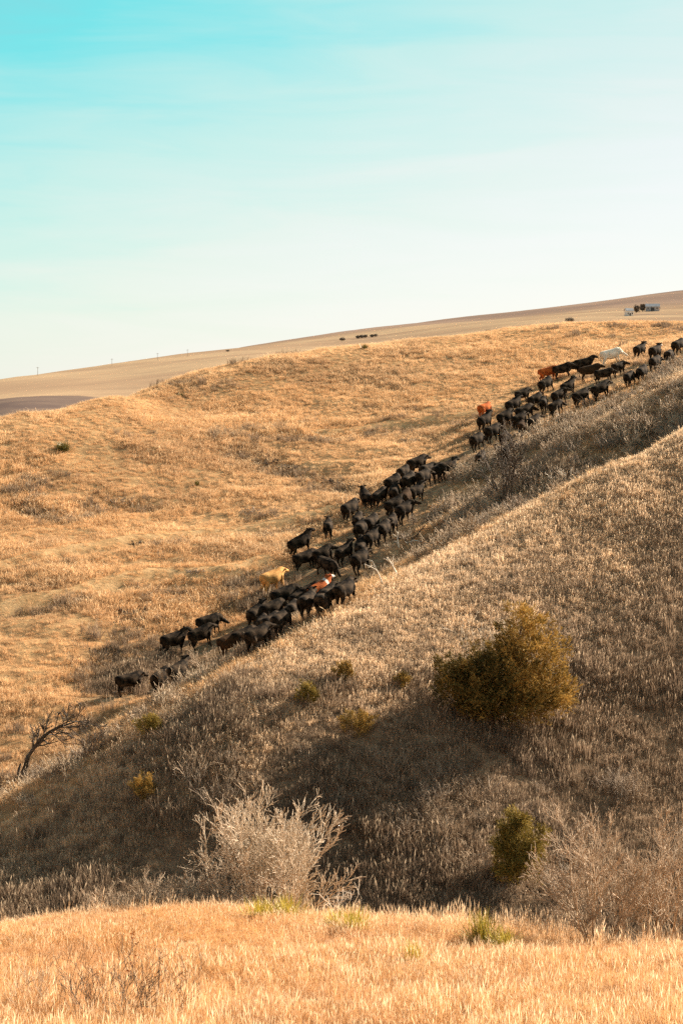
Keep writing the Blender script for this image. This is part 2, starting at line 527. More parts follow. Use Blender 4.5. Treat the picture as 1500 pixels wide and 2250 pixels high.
# ------------------------------------------------------------------ grass
SRC = bpy.data.collections.new('grass_sources')       # never linked to the scene: only instanced from
def tuft(seed, n, h, spread, width, lean, curl, stems=0.0, stem_h=1.6):
    rg = np.random.default_rng(seed)
    V, Fc, T = [], [], []
    for i in range(n):
        a, r = rg.uniform(0, 2 * math.pi), spread * math.sqrt(rg.random())
        bx, by = r * math.cos(a), r * math.sin(a)
        is_stem = rg.random() < stems
        hh = h * rg.uniform(0.55, 1.1) * (stem_h if is_stem else 1)
        la = a + rg.normal(0, 1.0)
        ln = abs(rg.normal(lean, lean * 0.6)) * (0.4 if is_stem else 1)
        w = width * rg.uniform(0.6, 1.2) * (0.6 if is_stem else 1)
        wa = rg.uniform(0, math.pi)
        wx, wy = w * math.cos(wa) / 2, w * math.sin(wa) / 2
        dx, dy = math.cos(la), math.sin(la)
        p0 = (bx, by, -0.06)
        m_ = (bx + dx * ln * hh * 0.4, by + dy * ln * hh * 0.4, hh * 0.55)
        t_ = (bx + dx * ln * hh * (1 + curl), by + dy * ln * hh * (1 + curl), hh * (1 - 0.35 * ln * curl))
        k = len(V)
        tint = rg.random()
        if is_stem:      # a stalk with a fuzzy seed head
            q = tuple(m_[j] + (t_[j] - m_[j]) * 0.35 for j in range(3))
            hw = w * 2.0
            ux, uy = hw * math.cos(wa) / 2, hw * math.sin(wa) / 2
            V += [(p0[0] - wx, p0[1] - wy, p0[2]), (p0[0] + wx, p0[1] + wy, p0[2]), (q[0] + wx, q[1] + wy, q[2]), (q[0] - wx, q[1] - wy, q[2])]
            T += [tint] * 4
            Fc += [(k, k + 1, k + 2), (k, k + 2, k + 3)]
            mid = tuple((q[j] + t_[j]) / 2 for j in range(3))
            V += [q, (mid[0] + ux, mid[1] + uy, mid[2]), t_, (mid[0] - ux, mid[1] - uy, mid[2])]
            T += [2.0] * 4
            Fc += [(k + 4, k + 5, k + 6), (k + 4, k + 6, k + 7)]
        else:
            V += [(p0[0] - wx, p0[1] - wy, p0[2]), (p0[0] + wx, p0[1] + wy, p0[2]),
                  (m_[0] + wx * 0.85, m_[1] + wy * 0.85, m_[2]), (m_[0] - wx * 0.85, m_[1] - wy * 0.85, m_[2]), t_]
            T += [tint] * 5
            Fc += [(k, k + 1, k + 2), (k, k + 2, k + 3), (k + 3, k + 2, k + 4)]
    return np.array(V), np.array(Fc), np.array(T)

def tuft_set(name, mat, count, seed, **k):
    c = bpy.data.collections.new(name)
    for i in range(count):
        v, f, t = tuft(seed + i, **k)
        me = mesh_from(name, v, f, [mat], {'tint': t})
        c.objects.link(bpy.data.objects.new('%s_%d' % (name, i), me))
    return c, count

def scatter(name, coll, count, pts, rot, scl, seed):
    """one object that carries all the tufts of one kind"""
    rg = np.random.default_rng(seed)
    me = bpy.data.meshes.new(name)
    me.vertices.add(len(pts)); me.vertices.foreach_set('co', np.asarray(pts, np.float32).ravel())
    for an, ty, key, av in (('rot', 'FLOAT_VECTOR', 'vector', rot), ('scl', 'FLOAT_VECTOR', 'vector', scl)):
        a = me.attributes.new(an, ty, 'POINT'); a.data.foreach_set(key, np.asarray(av, np.float32).ravel())
    a = me.attributes.new('pick', 'INT', 'POINT'); a.data.foreach_set('value', rg.integers(0, count, len(pts)).astype(np.int32))
    o = obj(name, me)
    ng = bpy.data.node_groups.new(name, 'GeometryNodeTree')
    ng.interface.new_socket('Geometry', in_out='INPUT', socket_type='NodeSocketGeometry')
    ng.interface.new_socket('Geometry', in_out='OUTPUT', socket_type='NodeSocketGeometry')
    gi = ng.nodes.new('NodeGroupInput'); go = ng.nodes.new('NodeGroupOutput')
    ci = ng.nodes.new('GeometryNodeCollectionInfo')
    ci.inputs['Collection'].default_value = coll
    ci.inputs['Separate Children'].default_value = True
    ci.inputs['Reset Children'].default_value = True
    ip = ng.nodes.new('GeometryNodeInstanceOnPoints')
    ip.inputs['Pick Instance'].default_value = True
    def na(nm, ty):
        n = ng.nodes.new('GeometryNodeInputNamedAttribute'); n.data_type = ty; n.inputs['Name'].default_value = nm
        return n.outputs['Attribute']
    L = ng.links.new
    L(gi.outputs[0], ip.inputs['Points']); L(ci.outputs[0], ip.inputs['Instance'])
    L(na('pick', 'INT'), ip.inputs['Instance Index']); L(na('rot', 'FLOAT_VECTOR'), ip.inputs['Rotation']); L(na('scl', 'FLOAT_VECTOR'), ip.inputs['Scale'])
    L(ip.outputs[0], go.inputs[0])
    md = o.modifiers.new('tufts', 'NODES'); md.node_group = ng
    return o

def grow_grass(name, coll, region, density, tall, keep, seed, lean_down=0.25, zoff=0.0):
    """jittered tufts over region (x0, x1, y0, y1), thinned by keep(x, y) and scaled by tall(x, y)"""
    rg = np.random.default_rng(seed)
    x0, x1, y0, y1 = region
    n = int((x1 - x0) * (y1 - y0) * density)
    x = rg.uniform(x0, x1, n); y = rg.uniform(y0, y1, n)
    inside = np.abs(x) < 0.19 * y + 3.5
    x, y = x[inside], y[inside]
    k = rg.random(len(x)) < keep(x, y)
    x, y = x[k], y[k]
    z = H(x, y) + zoff
    s = tall(x, y) * rg.uniform(0.65, 1.3, len(x))
    ax = rg.normal(0, lean_down * 0.6, len(x)); ay = rg.normal(0, lean_down * 0.6, len(x))
    rot = np.stack([ax, ay, rg.uniform(0, 2 * math.pi, len(x))], 1)
    scl = np.stack([np.maximum(s, 0.55), np.maximum(s, 0.55), s], 1)
    return scatter(name, coll[0], coll[1], np.stack([x, y, z], 1), rot, scl, seed + 1)

G_BACK = tuft_set('golden_tuft', M['grass_gold'], 5, 100, n=34, h=0.29, spread=0.27, width=0.020, lean=0.55, curl=0.55, stems=0.06, stem_h=1.4)
G_SLOPE = tuft_set('pale_tuft', M['grass_pale'], 5, 200, n=30, h=0.22, spread=0.19, width=0.013, lean=0.42, curl=0.45, stems=0.09, stem_h=1.55)
G_KNOLL = tuft_set('knoll_tuft', M['grass_knoll'], 5, 300, n=30, h=0.24, spread=0.13, width=0.0075, lean=0.40, curl=0.6, stems=0.10, stem_h=1.5)
G_TALL = tuft_set('tall_tuft', M['grass_knoll'], 4, 400, n=14, h=0.50, spread=0.10, width=0.008, lean=0.22, curl=0.6, stems=0.35, stem_h=1.25)
G_BROWN = tuft_set('brown_tuft', M['grass_brown'], 4, 500, n=24, h=0.42, spread=0.20, width=0.020, lean=0.28, curl=0.3, stems=0.15, stem_h=1.3)

def patchy(x, y, s, lo=0.55, hi=1.5, ox=0.0):
    return lo + (hi - lo) * smooth(-0.22, 0.25, fbm(x / s + ox, y / s + ox * 2, 3))
def trail_dist(x, y):
    return np.minimum.reduce([line_dist(L, x, y) for L in TRAILS])
def runnel_dist(x, y):
    return np.minimum.reduce([line_dist(L, x, y) for L in RUNNELS])
back_keep = lambda x, y: (1 - z_slope(x, y)) * (1 - z_knoll(x, y)) * (0.18 + 0.82 * smooth(0.8, 3.4, path_dist(x, y))) * (0.55 + 0.45 * smooth(0.3, 1.1, trail_dist(x, y))) * patchy(x, y, 2.2, 0.45, 1.0, 3)
path_y = lambda x: np.interp(x, path_xy[:, 0], path_xy[:, 1])
back_tall = lambda x, y: patchy(x, y, 5.0, 0.55, 1.35, 8) * (0.45 + 0.55 * smooth(0.3, 1.4, trail_dist(x, y))) * (0.5 + 0.5 * smooth(1.0, 4.5, path_dist(x, y))) * (0.75 + 0.25 * smooth(205, 170, y))
o = grow_grass('golden_grass', G_BACK, (-44, 48, 78, 214), 13.0, back_tall, back_keep, 11)
tag(o, 'golden dry prairie grass covering the far hillside and draw', 'grass', kind='stuff')
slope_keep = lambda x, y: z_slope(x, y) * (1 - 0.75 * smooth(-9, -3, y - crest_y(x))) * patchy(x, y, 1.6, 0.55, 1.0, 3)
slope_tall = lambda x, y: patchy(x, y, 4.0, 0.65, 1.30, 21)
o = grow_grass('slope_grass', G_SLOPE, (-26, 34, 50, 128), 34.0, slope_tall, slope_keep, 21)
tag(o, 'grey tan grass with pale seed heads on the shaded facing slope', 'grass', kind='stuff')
knoll_keep = lambda x, y: z_knoll(x, y) * patchy(x, y, 1.2, 0.6, 1.0, 3)
knoll_tall = lambda x, y: patchy(x, y, 2.5, 0.6, 1.2, 31)
o = grow_grass('knoll_grass', G_KNOLL, (-13, 13, 24, 52), 95.0, knoll_tall, knoll_keep, 31)
tag(o, 'fine orange gold grass on the sunlit knoll in front', 'grass', kind='stuff')
tall_keep = lambda x, y: z_knoll(x, y) * np.clip(1.0 * smooth(34.0, 29.5, y) + 0.10 + 0.65 * smooth(38.5, 41, y + 0.35 * np.maximum(x, -1)) * smooth(-3, 2, x), 0, 1)
tall_tall = lambda x, y: patchy(x, y, 1.5, 0.6, 1.15, 41)
o = grow_grass('tall_grass', G_TALL, (-13, 13, 24, 48), 16.0, tall_tall, tall_keep, 41, 0.22)
tag(o, 'tall straw stems along the bottom edge and rim of the knoll', 'grass', kind='stuff')
# rank brown growth in the gully foot and along the draw beside the cattle
spur_xy = np.array([ground(*p)[:2] for p in ((1495, 832), (1400, 885), (1300, 950), (1200, 1015), (1140, 1068))])
G_CREST = tuft_set('crest_tuft', M['grass_crest_lit'], 4, 600, n=28, h=0.20, spread=0.20, width=0.015, lean=0.42, curl=0.5, stems=0.22, stem_h=1.6)
def crest_keep(x, y):
    e = y - crest_y(x)
    w = 6.5 + 6.0 * fbm(x / 5, y / 5) + 2.5 * smooth(-6, 8, x)
    return np.clip(smooth(-w - 5, -w + 2, e) * smooth(4, 0, e) + 0.8 * smooth(2.6, 0.8, line_dist(spur_xy, x, y)), 0, 1) * (y > 56)  # crest band, then the spur's lit strip painted with the same pale tufts
o = grow_grass('crest_grass', G_CREST, (-26, 34, 56, 136), 30.0, lambda x, y: patchy(x, y, 3.0, 0.85, 1.1, 26), crest_keep, 26)
tag(o, 'pale grass along the facing crest with sunlight painted into its colour', 'grass', kind='stuff')
dark_spots = np.array([ground(*p)[:2] for p in ((300, 1470), (250, 1490), (345, 1455), (560, 1300))])  # extra brown grass, also standing in for the large shadow by the stragglers
def brown_keep(x, y):
    e = y - crest_y(x)
    draw = smooth(2, 6, e) * smooth(24, 10, e) * smooth(1.5, 4, path_dist(x, y)) * patchy(x, y, 3.0, 0.0, 1.0, 55) * 0.5
    gully = z_slope(x, y) * smooth(-9.5, -17.0, H(x, y)) * patchy(x, y, 4.0, 0.25, 1.0, 61)  # brown growth, thickened downhill to paint in the lower slope's shade
    spots = sum(smooth(3.2, 1.0, np.hypot(x - c[0], (y - c[1]) * 0.8)) for c in dark_spots) * 0.6
    hill = smooth(4, 12, e) * smooth(0.10, 0.22, fbm(x / 2.6 + 5, y / 1.5 + 5)) * 0.38 * smooth(0.0, 0.15, fbm(x / 13 + 3, y / 9))
    run = 0.38 * smooth(2.2, 0.6, runnel_dist(x, y)) * patchy(x, y, 1.5, 0.1, 1.0, 13)
    bank = sum(0.30 * np.exp(-((np.interp(x, L[:, 0], L[:, 1]) - y - 2.0) / 0.9) ** 2) * (line_dist(L, x, y) < 5) for L in TRAILS) * smooth(0.35, 0.8, patchy(x, y, 3.0, 0.0, 1.0, 15))
    return np.clip(draw + gully + spots + hill + run + bank, 0, 1)
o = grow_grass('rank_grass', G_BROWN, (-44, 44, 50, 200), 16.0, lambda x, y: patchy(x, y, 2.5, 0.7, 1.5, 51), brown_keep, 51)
tag(o, 'rank brown growth in the gully and along the draw, partly painted shade', 'grass', kind='stuff')

# ------------------------------------------------------------------ cattle
def loft(bm, rings, seg=14, sq=1.0):
    """closed tube through rings (centre, axis u, axis v) with elliptical sections"""
    loops = []
    for c, u, v in rings:
        cs = [(math.cos(2 * math.pi * k / seg), math.sin(2 * math.pi * k / seg)) for k in range(seg)]
        loops.append([bm.verts.new(Vector(c) + Vector(u) * math.copysign(abs(a) ** sq, a) + Vector(v) * math.copysign(abs(b) ** sq, b)) for a, b in cs])
    for a, b in zip(loops[:-1], loops[1:]):
        for k in range(seg):
            bm.faces.new((a[k], a[(k + 1) % seg], b[(k + 1) % seg], b[k]))
    bm.faces.new(loops[0][::-1]); bm.faces.new(loops[-1])
def limb(bm, pts, seg=10, flat=1.0):
    """tapered limb through (point, radius) with a section square to its run"""
    P = [Vector(p) for p, r in pts]
    rings = []
    for i, (p, r) in enumerate(pts):
        t = (P[min(i + 1, len(P) - 1)] - P[max(i - 1, 0)]).normalized()
        side = Vector((0, 1, 0)) if abs(t.y) < 0.8 else Vector((1, 0, 0))
        u = (side - t * side.dot(t)).normalized()
        v = t.cross(u)
        rings.append((P[i], u * r * flat, v * r))
    loft(bm, rings, seg)

def cow_mesh(name, pose):
    """pose: stride phase, head height, head turn (left +), head reach"""
    ph, hh, turn, girth = pose
    bm = bmesh.new()
    SX = 0.86
    B = [(-1.02, 1.13, .10, .09), (-0.99, 1.10, .22, .21), (-0.88, 1.06, .29, .285), (-0.62, 1.03, .33, .325), (-0.30, 0.985, .375, .37),
         (0.05, 0.965, .395, .39), (0.32, 0.98, .385, .355), (0.55, 1.01, .365, .30), (0.74, 1.04, .33, .245), (0.88, 1.06, .25, .18), (0.96, 1.07, .13, .10)]
    loft(bm, [((x, 0, z), (0, w * girth, 0), (0, 0, h)) for x, z, h, w in B], 18, 0.78)
    # hip bones and withers
    for s in (-1, 1):
        limb(bm, [((-0.72, s * 0.14, 1.24), .07), ((-0.60, s * 0.20, 1.22), .10), ((-0.45, s * 0.16, 1.2), .08)])
    limb(bm, [((0.30, 0, 1.24), .10), ((0.55, 0, 1.29), .12), ((0.80, 0, 1.24), .12)])
    # neck and head
    ct, st = math.cos(turn), math.sin(turn)
    n0 = Vector((0.66, 0, 1.10))
    def hd(dx, dz, dy=0.0):
        return Vector((0.78 + dx * ct - dy * st, dx * st + dy * ct, 1.12 + dz))
    neck = [(n0, .31), (hd(0.12, 0.08 + hh * 0.35), .275), (hd(0.25, 0.14 + hh * 0.8), .225), (hd(0.34, 0.18 + hh), .175)]
    limb(bm, [(tuple(p), r) for p, r in neck], 12, 0.80)
    tilt = -0.42 if hh > -0.3 else -0.75
    def face(k, drop=0.0):
        return hd(0.32 + k, 0.20 + hh + k * tilt + drop)
    limb(bm, [(tuple(face(-0.05)), .09), (tuple(face(0.03, -0.02)), .145), (tuple(face(0.15, -0.03)), .145), (tuple(face(0.30, -0.03)), .11),
              (tuple(face(0.42, -0.02)), .098), (tuple(face(0.49, -0.01)), .07)], 12, 0.86)
    for s in (-1, 1):
        e0 = hd(0.32, 0.22 + hh, s * 0.09); e1 = hd(0.28, 0.25 + hh, s * 0.21); e2 = hd(0.26, 0.23 + hh, s * 0.33)
        limb(bm, [(tuple(e0), .035), (tuple(e1), .068), (tuple(e2), .025)], 8, 0.6)
    # legs
    sw = [math.sin(ph), -math.sin(ph), math.sin(ph + 2.2), -math.sin(ph + 2.2)]
    for s, k in ((1, 0), (-1, 1)):
        a = 0.17 * sw[k]
        lift = 0.05 * max(0, math.cos(ph + k * math.pi))
        limb(bm, [((-0.70, s * .17, .98), .20), ((-0.66 + a * .2, s * .20, .80), .175), ((-0.70 + a * .5, s * .19, .62), .12), ((-0.86 + a * .8, s * .18, .47), .072),
                  ((-0.83 + a, s * .18, .30 + lift), .055), ((-0.80 + a * 1.2, s * .18, .13 + lift), .056), ((-0.77 + a * 1.25, s * .18, .05 + lift), .068), ((-0.75 + a * 1.25, s * .18, lift), .075)])
    for s, k in ((1, 2), (-1, 3)):
        a = 0.18 * sw[k]
        lift = 0.04 * max(0, math.cos(ph + 2.2 + k * math.pi))
        limb(bm, [((0.60, s * .17, .98), .18), ((0.56 + a * .15, s * .19, .78), .14), ((0.54 + a * .4, s * .18, .60), .10), ((0.57 + a * .7, s * .17, .39 + lift), .068),
                  ((0.55 + a, s * .17, .24 + lift), .05), ((0.55 + a * 1.1, s * .17, .13 + lift), .054), ((0.58 + a * 1.15, s * .17, .05 + lift), .066), ((0.60 + a * 1.15, s * .17, lift), .074)])
    # tail with its switch
    limb(bm, [((-0.94, 0, 1.30), .05), ((-1.05, 0.01, 1.22), .042), ((-1.09, 0.02, 0.95), .030), ((-1.08, 0.03, 0.72), .028), ((-1.07, 0.03, 0.60), .052), ((-1.06, 0.02, 0.42), .02)], 8)
    for v in bm.verts:
        v.co.x *= SX
    me0 = bpy.data.meshes.new(name); bm.normal_update(); bm.to_mesh(me0); bm.free()
    tmp = bpy.data.objects.new('tmp', me0); COL.objects.link(tmp)
    md = tmp.modifiers.new('r', 'REMESH'); md.mode = 'VOXEL'; md.voxel_size = 0.022
    md = tmp.modifiers.new('s', 'SMOOTH'); md.factor = 0.5; md.iterations = 4
    md = tmp.modifiers.new('d', 'DECIMATE'); md.ratio = 0.16
    dg = bpy.context.evaluated_depsgraph_get(); dg.update()
    me = bpy.data.meshes.new_from_object(tmp.evaluated_get(dg))
    me.name = name
    bpy.data.objects.remove(tmp); bpy.data.meshes.remove(me0)
    me.polygons.foreach_set('use_smooth', np.ones(len(me.polygons), bool))
    return me

POSES = [cow_mesh('cow_body', p) for p in (
    (0.7, -0.16, 0.0, 1.0),      # 0 walking, head level
    (2.6, -0.14, 0.10, 1.05),    # 1 other stride
    (0.2, 0.08, 0.0, 1.0),      # 2 head raised
    (1.4, -0.42, -0.15, 1.03),  # 3 head low
    (1.1, -0.10, -0.85, 1.02),   # 4 head turned to its right
    (2.0, -0.10, 0.80, 0.97),    # 5 head turned to its left
    (3.6, -0.26, -0.35, 1.0),   # 6 third stride
)]
def hide_mat(name, c1, c2, patch=None, patch_col=(0.55, 0.50, 0.44), spec=0.03, belly=None):
    m, nt = new_mat(name)
    b = NB(nt)
    oc = b.n('ShaderNodeTexCoord').outputs['Object']
    c = b.mix(b.rng(b.noise(oc, 3.2, 5.0), 0.36, 0.66), c1, c2)
    if patch:
        sep = b.n('ShaderNodeSeparateXYZ'); b.put(sep.inputs[0], oc)
        wob = b.math('MULTIPLY', b.math('SUBTRACT', b.noise(oc, 5.0, 3.0), 0.5), 0.3)
        f = b.rng(b.math('ADD', sep.outputs['X'], wob), patch[0], patch[0] + 0.06)
        if patch[1]:
            band = b.math('MULTIPLY', b.rng(b.math('ADD', sep.outputs['X'], wob), 0.34, 0.42), b.rng(b.math('ADD', sep.outputs['X'], wob), 0.62, 0.54))
            f = b.math('MAXIMUM', f, band)
        c = b.mix(f, c, patch_col)
    hair = b.n('ShaderNodeBump', {'Height': b.noise(oc, 16.0, 4.0, 0.7), 'Strength': 0.5, 'Distance': 0.03})
    p = b.n('ShaderNodeBsdfPrincipled', {'Base Color': c, 'Roughness': 0.85, 'Specular IOR Level': spec, 'Normal': hair.outputs[0],})
    b.out(p.outputs[0])
    return m
HIDE = {
    'k': hide_mat('black_hide', (0.0035, 0.0028, 0.0024), (0.058, 0.039, 0.025)),
    'b': hide_mat('brown_black_hide', (0.028, 0.016, 0.009), (0.055, 0.030, 0.015)),
    'f': hide_mat('white_faced_black_hide', (0.0035, 0.0028, 0.0024), (0.058, 0.039, 0.025), (1.15, False)),
    'w': hide_mat('white_hide', (0.66, 0.53, 0.39), (0.86, 0.77, 0.64), spec=0.05),
    't': hide_mat('tan_hide', (0.40, 0.19, 0.060), (0.68, 0.37, 0.13), spec=0.05),
    'r': hide_mat('red_hide', (0.24, 0.052, 0.014), (0.52, 0.13, 0.028), spec=0.05),
    'h': hide_mat('red_and_white_hide', (0.22, 0.05, 0.015), (0.46, 0.12, 0.030), (1.06, True), spec=0.05),
}
# photo column and row of the feet, heading (0 = to the right, 90 = away), pose, hide, size, label
CATTLE = [
 # --- leaders at the upper right
 (1493, 778, 32, 0, 'k', 1.02, 'black cow cut off by the right edge, leading the whole herd'),
 (1408, 786, 30, 2, 'k', 1.0, 'black cow with raised head standing apart just right of the white cow'),
 (1442, 792, 35, 2, 'f', 1.0, 'black cow with a pale blaze on its face among the leaders'),
 (1472, 801, 58, 1, 'k', 1.0, 'black cow seen from behind directly below the leading cow at the right edge'),
 (1443, 818, 42, 6, 'k', 1.0, 'black cow climbing just below the pale-blazed cow'),
 (1414, 837, 48, 0, 'k', 1.0, 'black cow climbing alone on the lower side, fourth from the right edge'),
 (1387, 850, 40, 3, 'k', 0.95, 'black cow with lowered head at the lower edge below the white cow'),
 (1361, 827, 20, 4, 'f', 0.98, 'black cow with pale muzzle turned to us right below the white cow'),
 (1347, 803, 12, 3, 'w', 1.08, 'creamy white cow, the only white one, near the front of the herd'),
 (1287, 818, 15, 2, 'k', 1.05, 'black cow with head held high just behind the white cow'),
 (1266, 823, 12, 1, 'k', 0.95, 'black cow tucked behind the tail of the high-headed cow'),
 (1240, 833, 12, 0, 'k', 1.05, 'black cow walking right in front of the rust-backed cow'),
 (1208, 837, 12, 6, 'r', 1.0, 'rust red cow half hidden by a black one on the upper edge of the herd'),
 (1300, 836, 8, 0, 'b', 1.03, 'brown black cow below and left of the white cow'),
 (1329, 842, 15, 6, 'k', 1.0, 'black cow in front of the brown black one, below the white cow'),
 # --- upper bunch
 (1203, 863, 26, 5, 'k', 1.03, 'black cow with turned head directly below the rust red cow'),
 (1252, 867, 22, 2, 'k', 1.0, 'black cow in the middle of the upper bunch, head raised, on open grass'),
 (1325, 877, 10, 0, 'k', 1.05, 'black cow foremost along the lower edge of the upper bunch'),
 (1282, 893, 15, 1, 'k', 1.03, 'black cow second along the lower edge of the upper bunch'),
 (1232, 889, 24, 4, 'k', 1.03, 'black cow with face turned to us in the thick of the upper bunch'),
 (1197, 905, 68, 1, 'k', 1.0, 'black cow showing its rump in the thick of the upper bunch'),
 (1180, 899, 18, 5, 'k', 1.0, 'black cow behind the rump-on cow in the upper bunch'),
 (1226, 912, 15, 3, 'k', 1.0, 'black cow with lowered head at the brush edge of the upper bunch'),
 (1150, 887, 16, 0, 'k', 0.98, 'black cow uppermost on the left side of the upper bunch'),
 (1133, 910, 22, 2, 'k', 1.03, 'black cow below the uppermost one on the left side of the upper bunch'),
 (1178, 946, 22, 6, 'k', 1.02, 'black cow with legs in the brush at the front of the tight row'),
 (1115, 939, 20, 0, 'k', 1.02, 'black cow at the tail of the tight row beside the brush'),
 (1146, 941, 16, 1, 'k', 1.02, 'black cow in the middle of the tight row beside the brush'),
 (1158, 926, 12, 3, 'k', 1.0, 'black cow with only its back line showing behind the tight row'),
 (1151, 960, 66, 1, 'b', 1.0, 'brownish cow rump-on and veiled by brush below the tight row'),
 (1068, 918, 30, 5, 'r', 1.0, 'bright orange red cow standing out above a black cow'),
 (1069, 946, 36, 2, 'k', 1.03, 'black cow in front of the bright orange red cow'),
 (1087, 972, 24, 0, 'k', 1.05, 'large black cow below the black cow that screens the orange one'),
 (1052, 990, 38, 3, 'k', 0.98, 'black cow with lowered head, leftmost in the brush below the orange cow'),
 (1112, 984, 60, 6, 'k', 0.98, 'black cow deep in twigs right of the large black cow'),
 (1122, 1016, 48, 1, 'k', 1.0, 'black cow lowest in the brush under the upper bunch'),
 (1062, 1032, 62, 3, 'k', 0.95, 'black cow almost lost in the brush left of the bare sapling'),
 # --- middle bunch, upper part
 (988, 1052, 20, 2, 'k', 1.02, 'black cow leading the middle bunch into the brush'),
 (966, 1057, 58, 1, 'k', 0.98, 'black cow following the leader of the middle bunch'),
 (922, 1044, 15, 0, 'k', 1.05, 'black cow topmost on the upper edge of the middle bunch'),
 (942, 1058, 40, 4, 'k', 1.0, 'black cow just below the topmost cow of the middle bunch'),
 (890, 1062, 48, 5, 'k', 1.03, 'black cow behind the topmost cow on the upper edge of the middle bunch'),
 (902, 1084, 55, 0, 'k', 1.05, 'big black cow in the heart of the middle bunch'),
 (934, 1074, 44, 6, 'k', 1.0, 'black cow beside the brush right of the big one in the heart of the bunch'),
 (918, 1104, 32, 2, 'k', 1.03, 'black cow on the brush side below the big one in the heart of the bunch'),
 (868, 1084, 30, 5, 'k', 1.0, 'black cow behind the big one on the upper edge of the middle bunch'),
 (870, 1106, 76, 1, 'k', 1.03, 'black cow rump-on, right one of three in a row'),
 (838, 1112, 42, 0, 'k', 1.05, 'black cow in the middle of three in a row'),
 (806, 1115, 100, 2, 'k', 1.02, 'black cow rump-on, left one of three in a row'),
 (896, 1116, 66, 3, 'b', 0.98, 'brown black cow above a close pair on the brush side'),
 (874, 1134, 20, 0, 'k', 1.02, 'black cow, left one of a close pair on the brush side'),
 (894, 1147, 36, 4, 'k', 1.0, 'black cow, right one of a close pair, looking out to the right'),
 # --- middle bunch, lower part
 (775, 1145, 40, 1, 'k', 1.05, 'black cow trailing below the left one of three in a row'),
 (724, 1182, 82, 2, 'k', 1.0, 'lone black cow rump-on on open grass above the file'),
 (790, 1166, 70, 6, 'k', 0.98, 'black cow half hidden at the top of the packed file'),
 (798, 1190, 62, 0, 'k', 1.06, 'large black cow at the left of the packed file'),
 (820, 1178, 55, 1, 'k', 1.03, 'black cow next to the large one in the packed file'),
 (848, 1190, 58, 6, 'k', 1.05, 'black cow with striding legs at the right of the packed file'),
 (866, 1171, 66, 0, 'k', 0.98, 'black cow foremost in the packed file'),
 (822, 1207, 46, 2, 'k', 1.0, 'black cow in front of the packed file with its flank lit'),
 (796, 1224, 74, 1, 'k', 1.03, 'black cow rump-on just below the packed file'),
 (763, 1238, 36, 2, 'k', 1.05, 'black cow striding up behind the rump-on cow under the packed file'),
 (798, 1257, 40, 0, 'k', 1.02, 'black cow nearest the fallen pale branches, legs clear of the grass'),
 (667, 1219, 15, 2, 'k', 1.08, 'black cow leftmost above the tan cow, head up, side on'),
 (674, 1253, 15, 0, 'k', 1.05, 'black cow side on, second one above the tan cow'),
 (718, 1244, 18, 6, 'k', 1.06, 'black cow side on, just in front of the second one above the tan cow'),
 (722, 1268, -55, 3, 'k', 0.98, 'black cow facing towards us above the red and white cow'),
 (603, 1301, 22, 1, 't', 1.10, 'tan cow, the only one of that colour, walking on its own'),
 (712, 1324, 22, 2, 'h', 1.0, 'red and white cow above the lower bunch'),
 # --- lower bunch
 (766, 1331, 40, 0, 'k', 1.0, 'black cow alone at the crest right of the lower bunch'),
 (731, 1342, 58, 4, 'k', 1.0, 'black cow foremost in the lower bunch with head turned right'),
 (690, 1326, 15, 0, 'k', 1.02, 'black cow directly below the red and white cow'),
 (632, 1339, 13, 6, 'k', 1.06, 'black cow uppermost on the left of the lower bunch'),
 (667, 1340, 30, 1, 'k', 1.0, 'black cow behind the one below the red and white cow'),
 (687, 1359, 58, 2, 'k', 1.05, 'large black cow in the middle of the lower bunch'),
 (715, 1354, 78, 1, 'k', 1.0, 'black cow rump-on right of the large one in the lower bunch'),
 (650, 1371, 70, 0, 'k', 1.05, 'black cow left of the large one in the lower bunch'),
 (604, 1368, 22, 3, 'k', 1.03, 'black cow with lowered head along the left side of the lower bunch'),
 (568, 1378, 50, 2, 'k', 1.05, 'tall black cow at the left corner of the lower bunch'),
 (583, 1402, 74, 1, 'k', 1.0, 'black cow rump-on at the near edge of the lower bunch'),
 (609, 1401, 48, 6, 'k', 1.0, 'black cow beside the near rump-on cow of the lower bunch'),
 (630, 1394, 44, 0, 'k', 0.98, 'black cow against the crest grass at the near edge of the lower bunch'),
 # --- stragglers
 (516, 1443, 20, 0, 'b', 1.05, 'brown-backed black cow at the rear of the lower bunch'),
 (546, 1430, 15, 3, 'k', 1.06, 'black cow in front of the brown-backed one'),
 (580, 1430, 20, 6, 'k', 0.95, 'black cow half sunk behind the crest below the lower bunch'),
 (384, 1437, 17, 2, 'k', 1.06, 'black cow with head held highest, left one of three stragglers'),
 (448, 1424, 15, 0, 'k', 1.08, 'black cow, nearer one of a pair among the stragglers'),
 (463, 1397, 10, 3, 'k', 1.04, 'black cow, farther one of a pair among the stragglers'),
 (287, 1527, 10, 1, 'k', 1.0, 'black cow last of the herd at the lower left'),
 (366, 1523, 52, 6, 'k', 1.03, 'black cow rump-on behind bare twigs near the last cow'),
 (404, 1508, 42, 2, 'k', 1.0, 'black cow in the shadow beyond the bare twigs at the lower left'),
]
BUILD = np.random.default_rng(4)
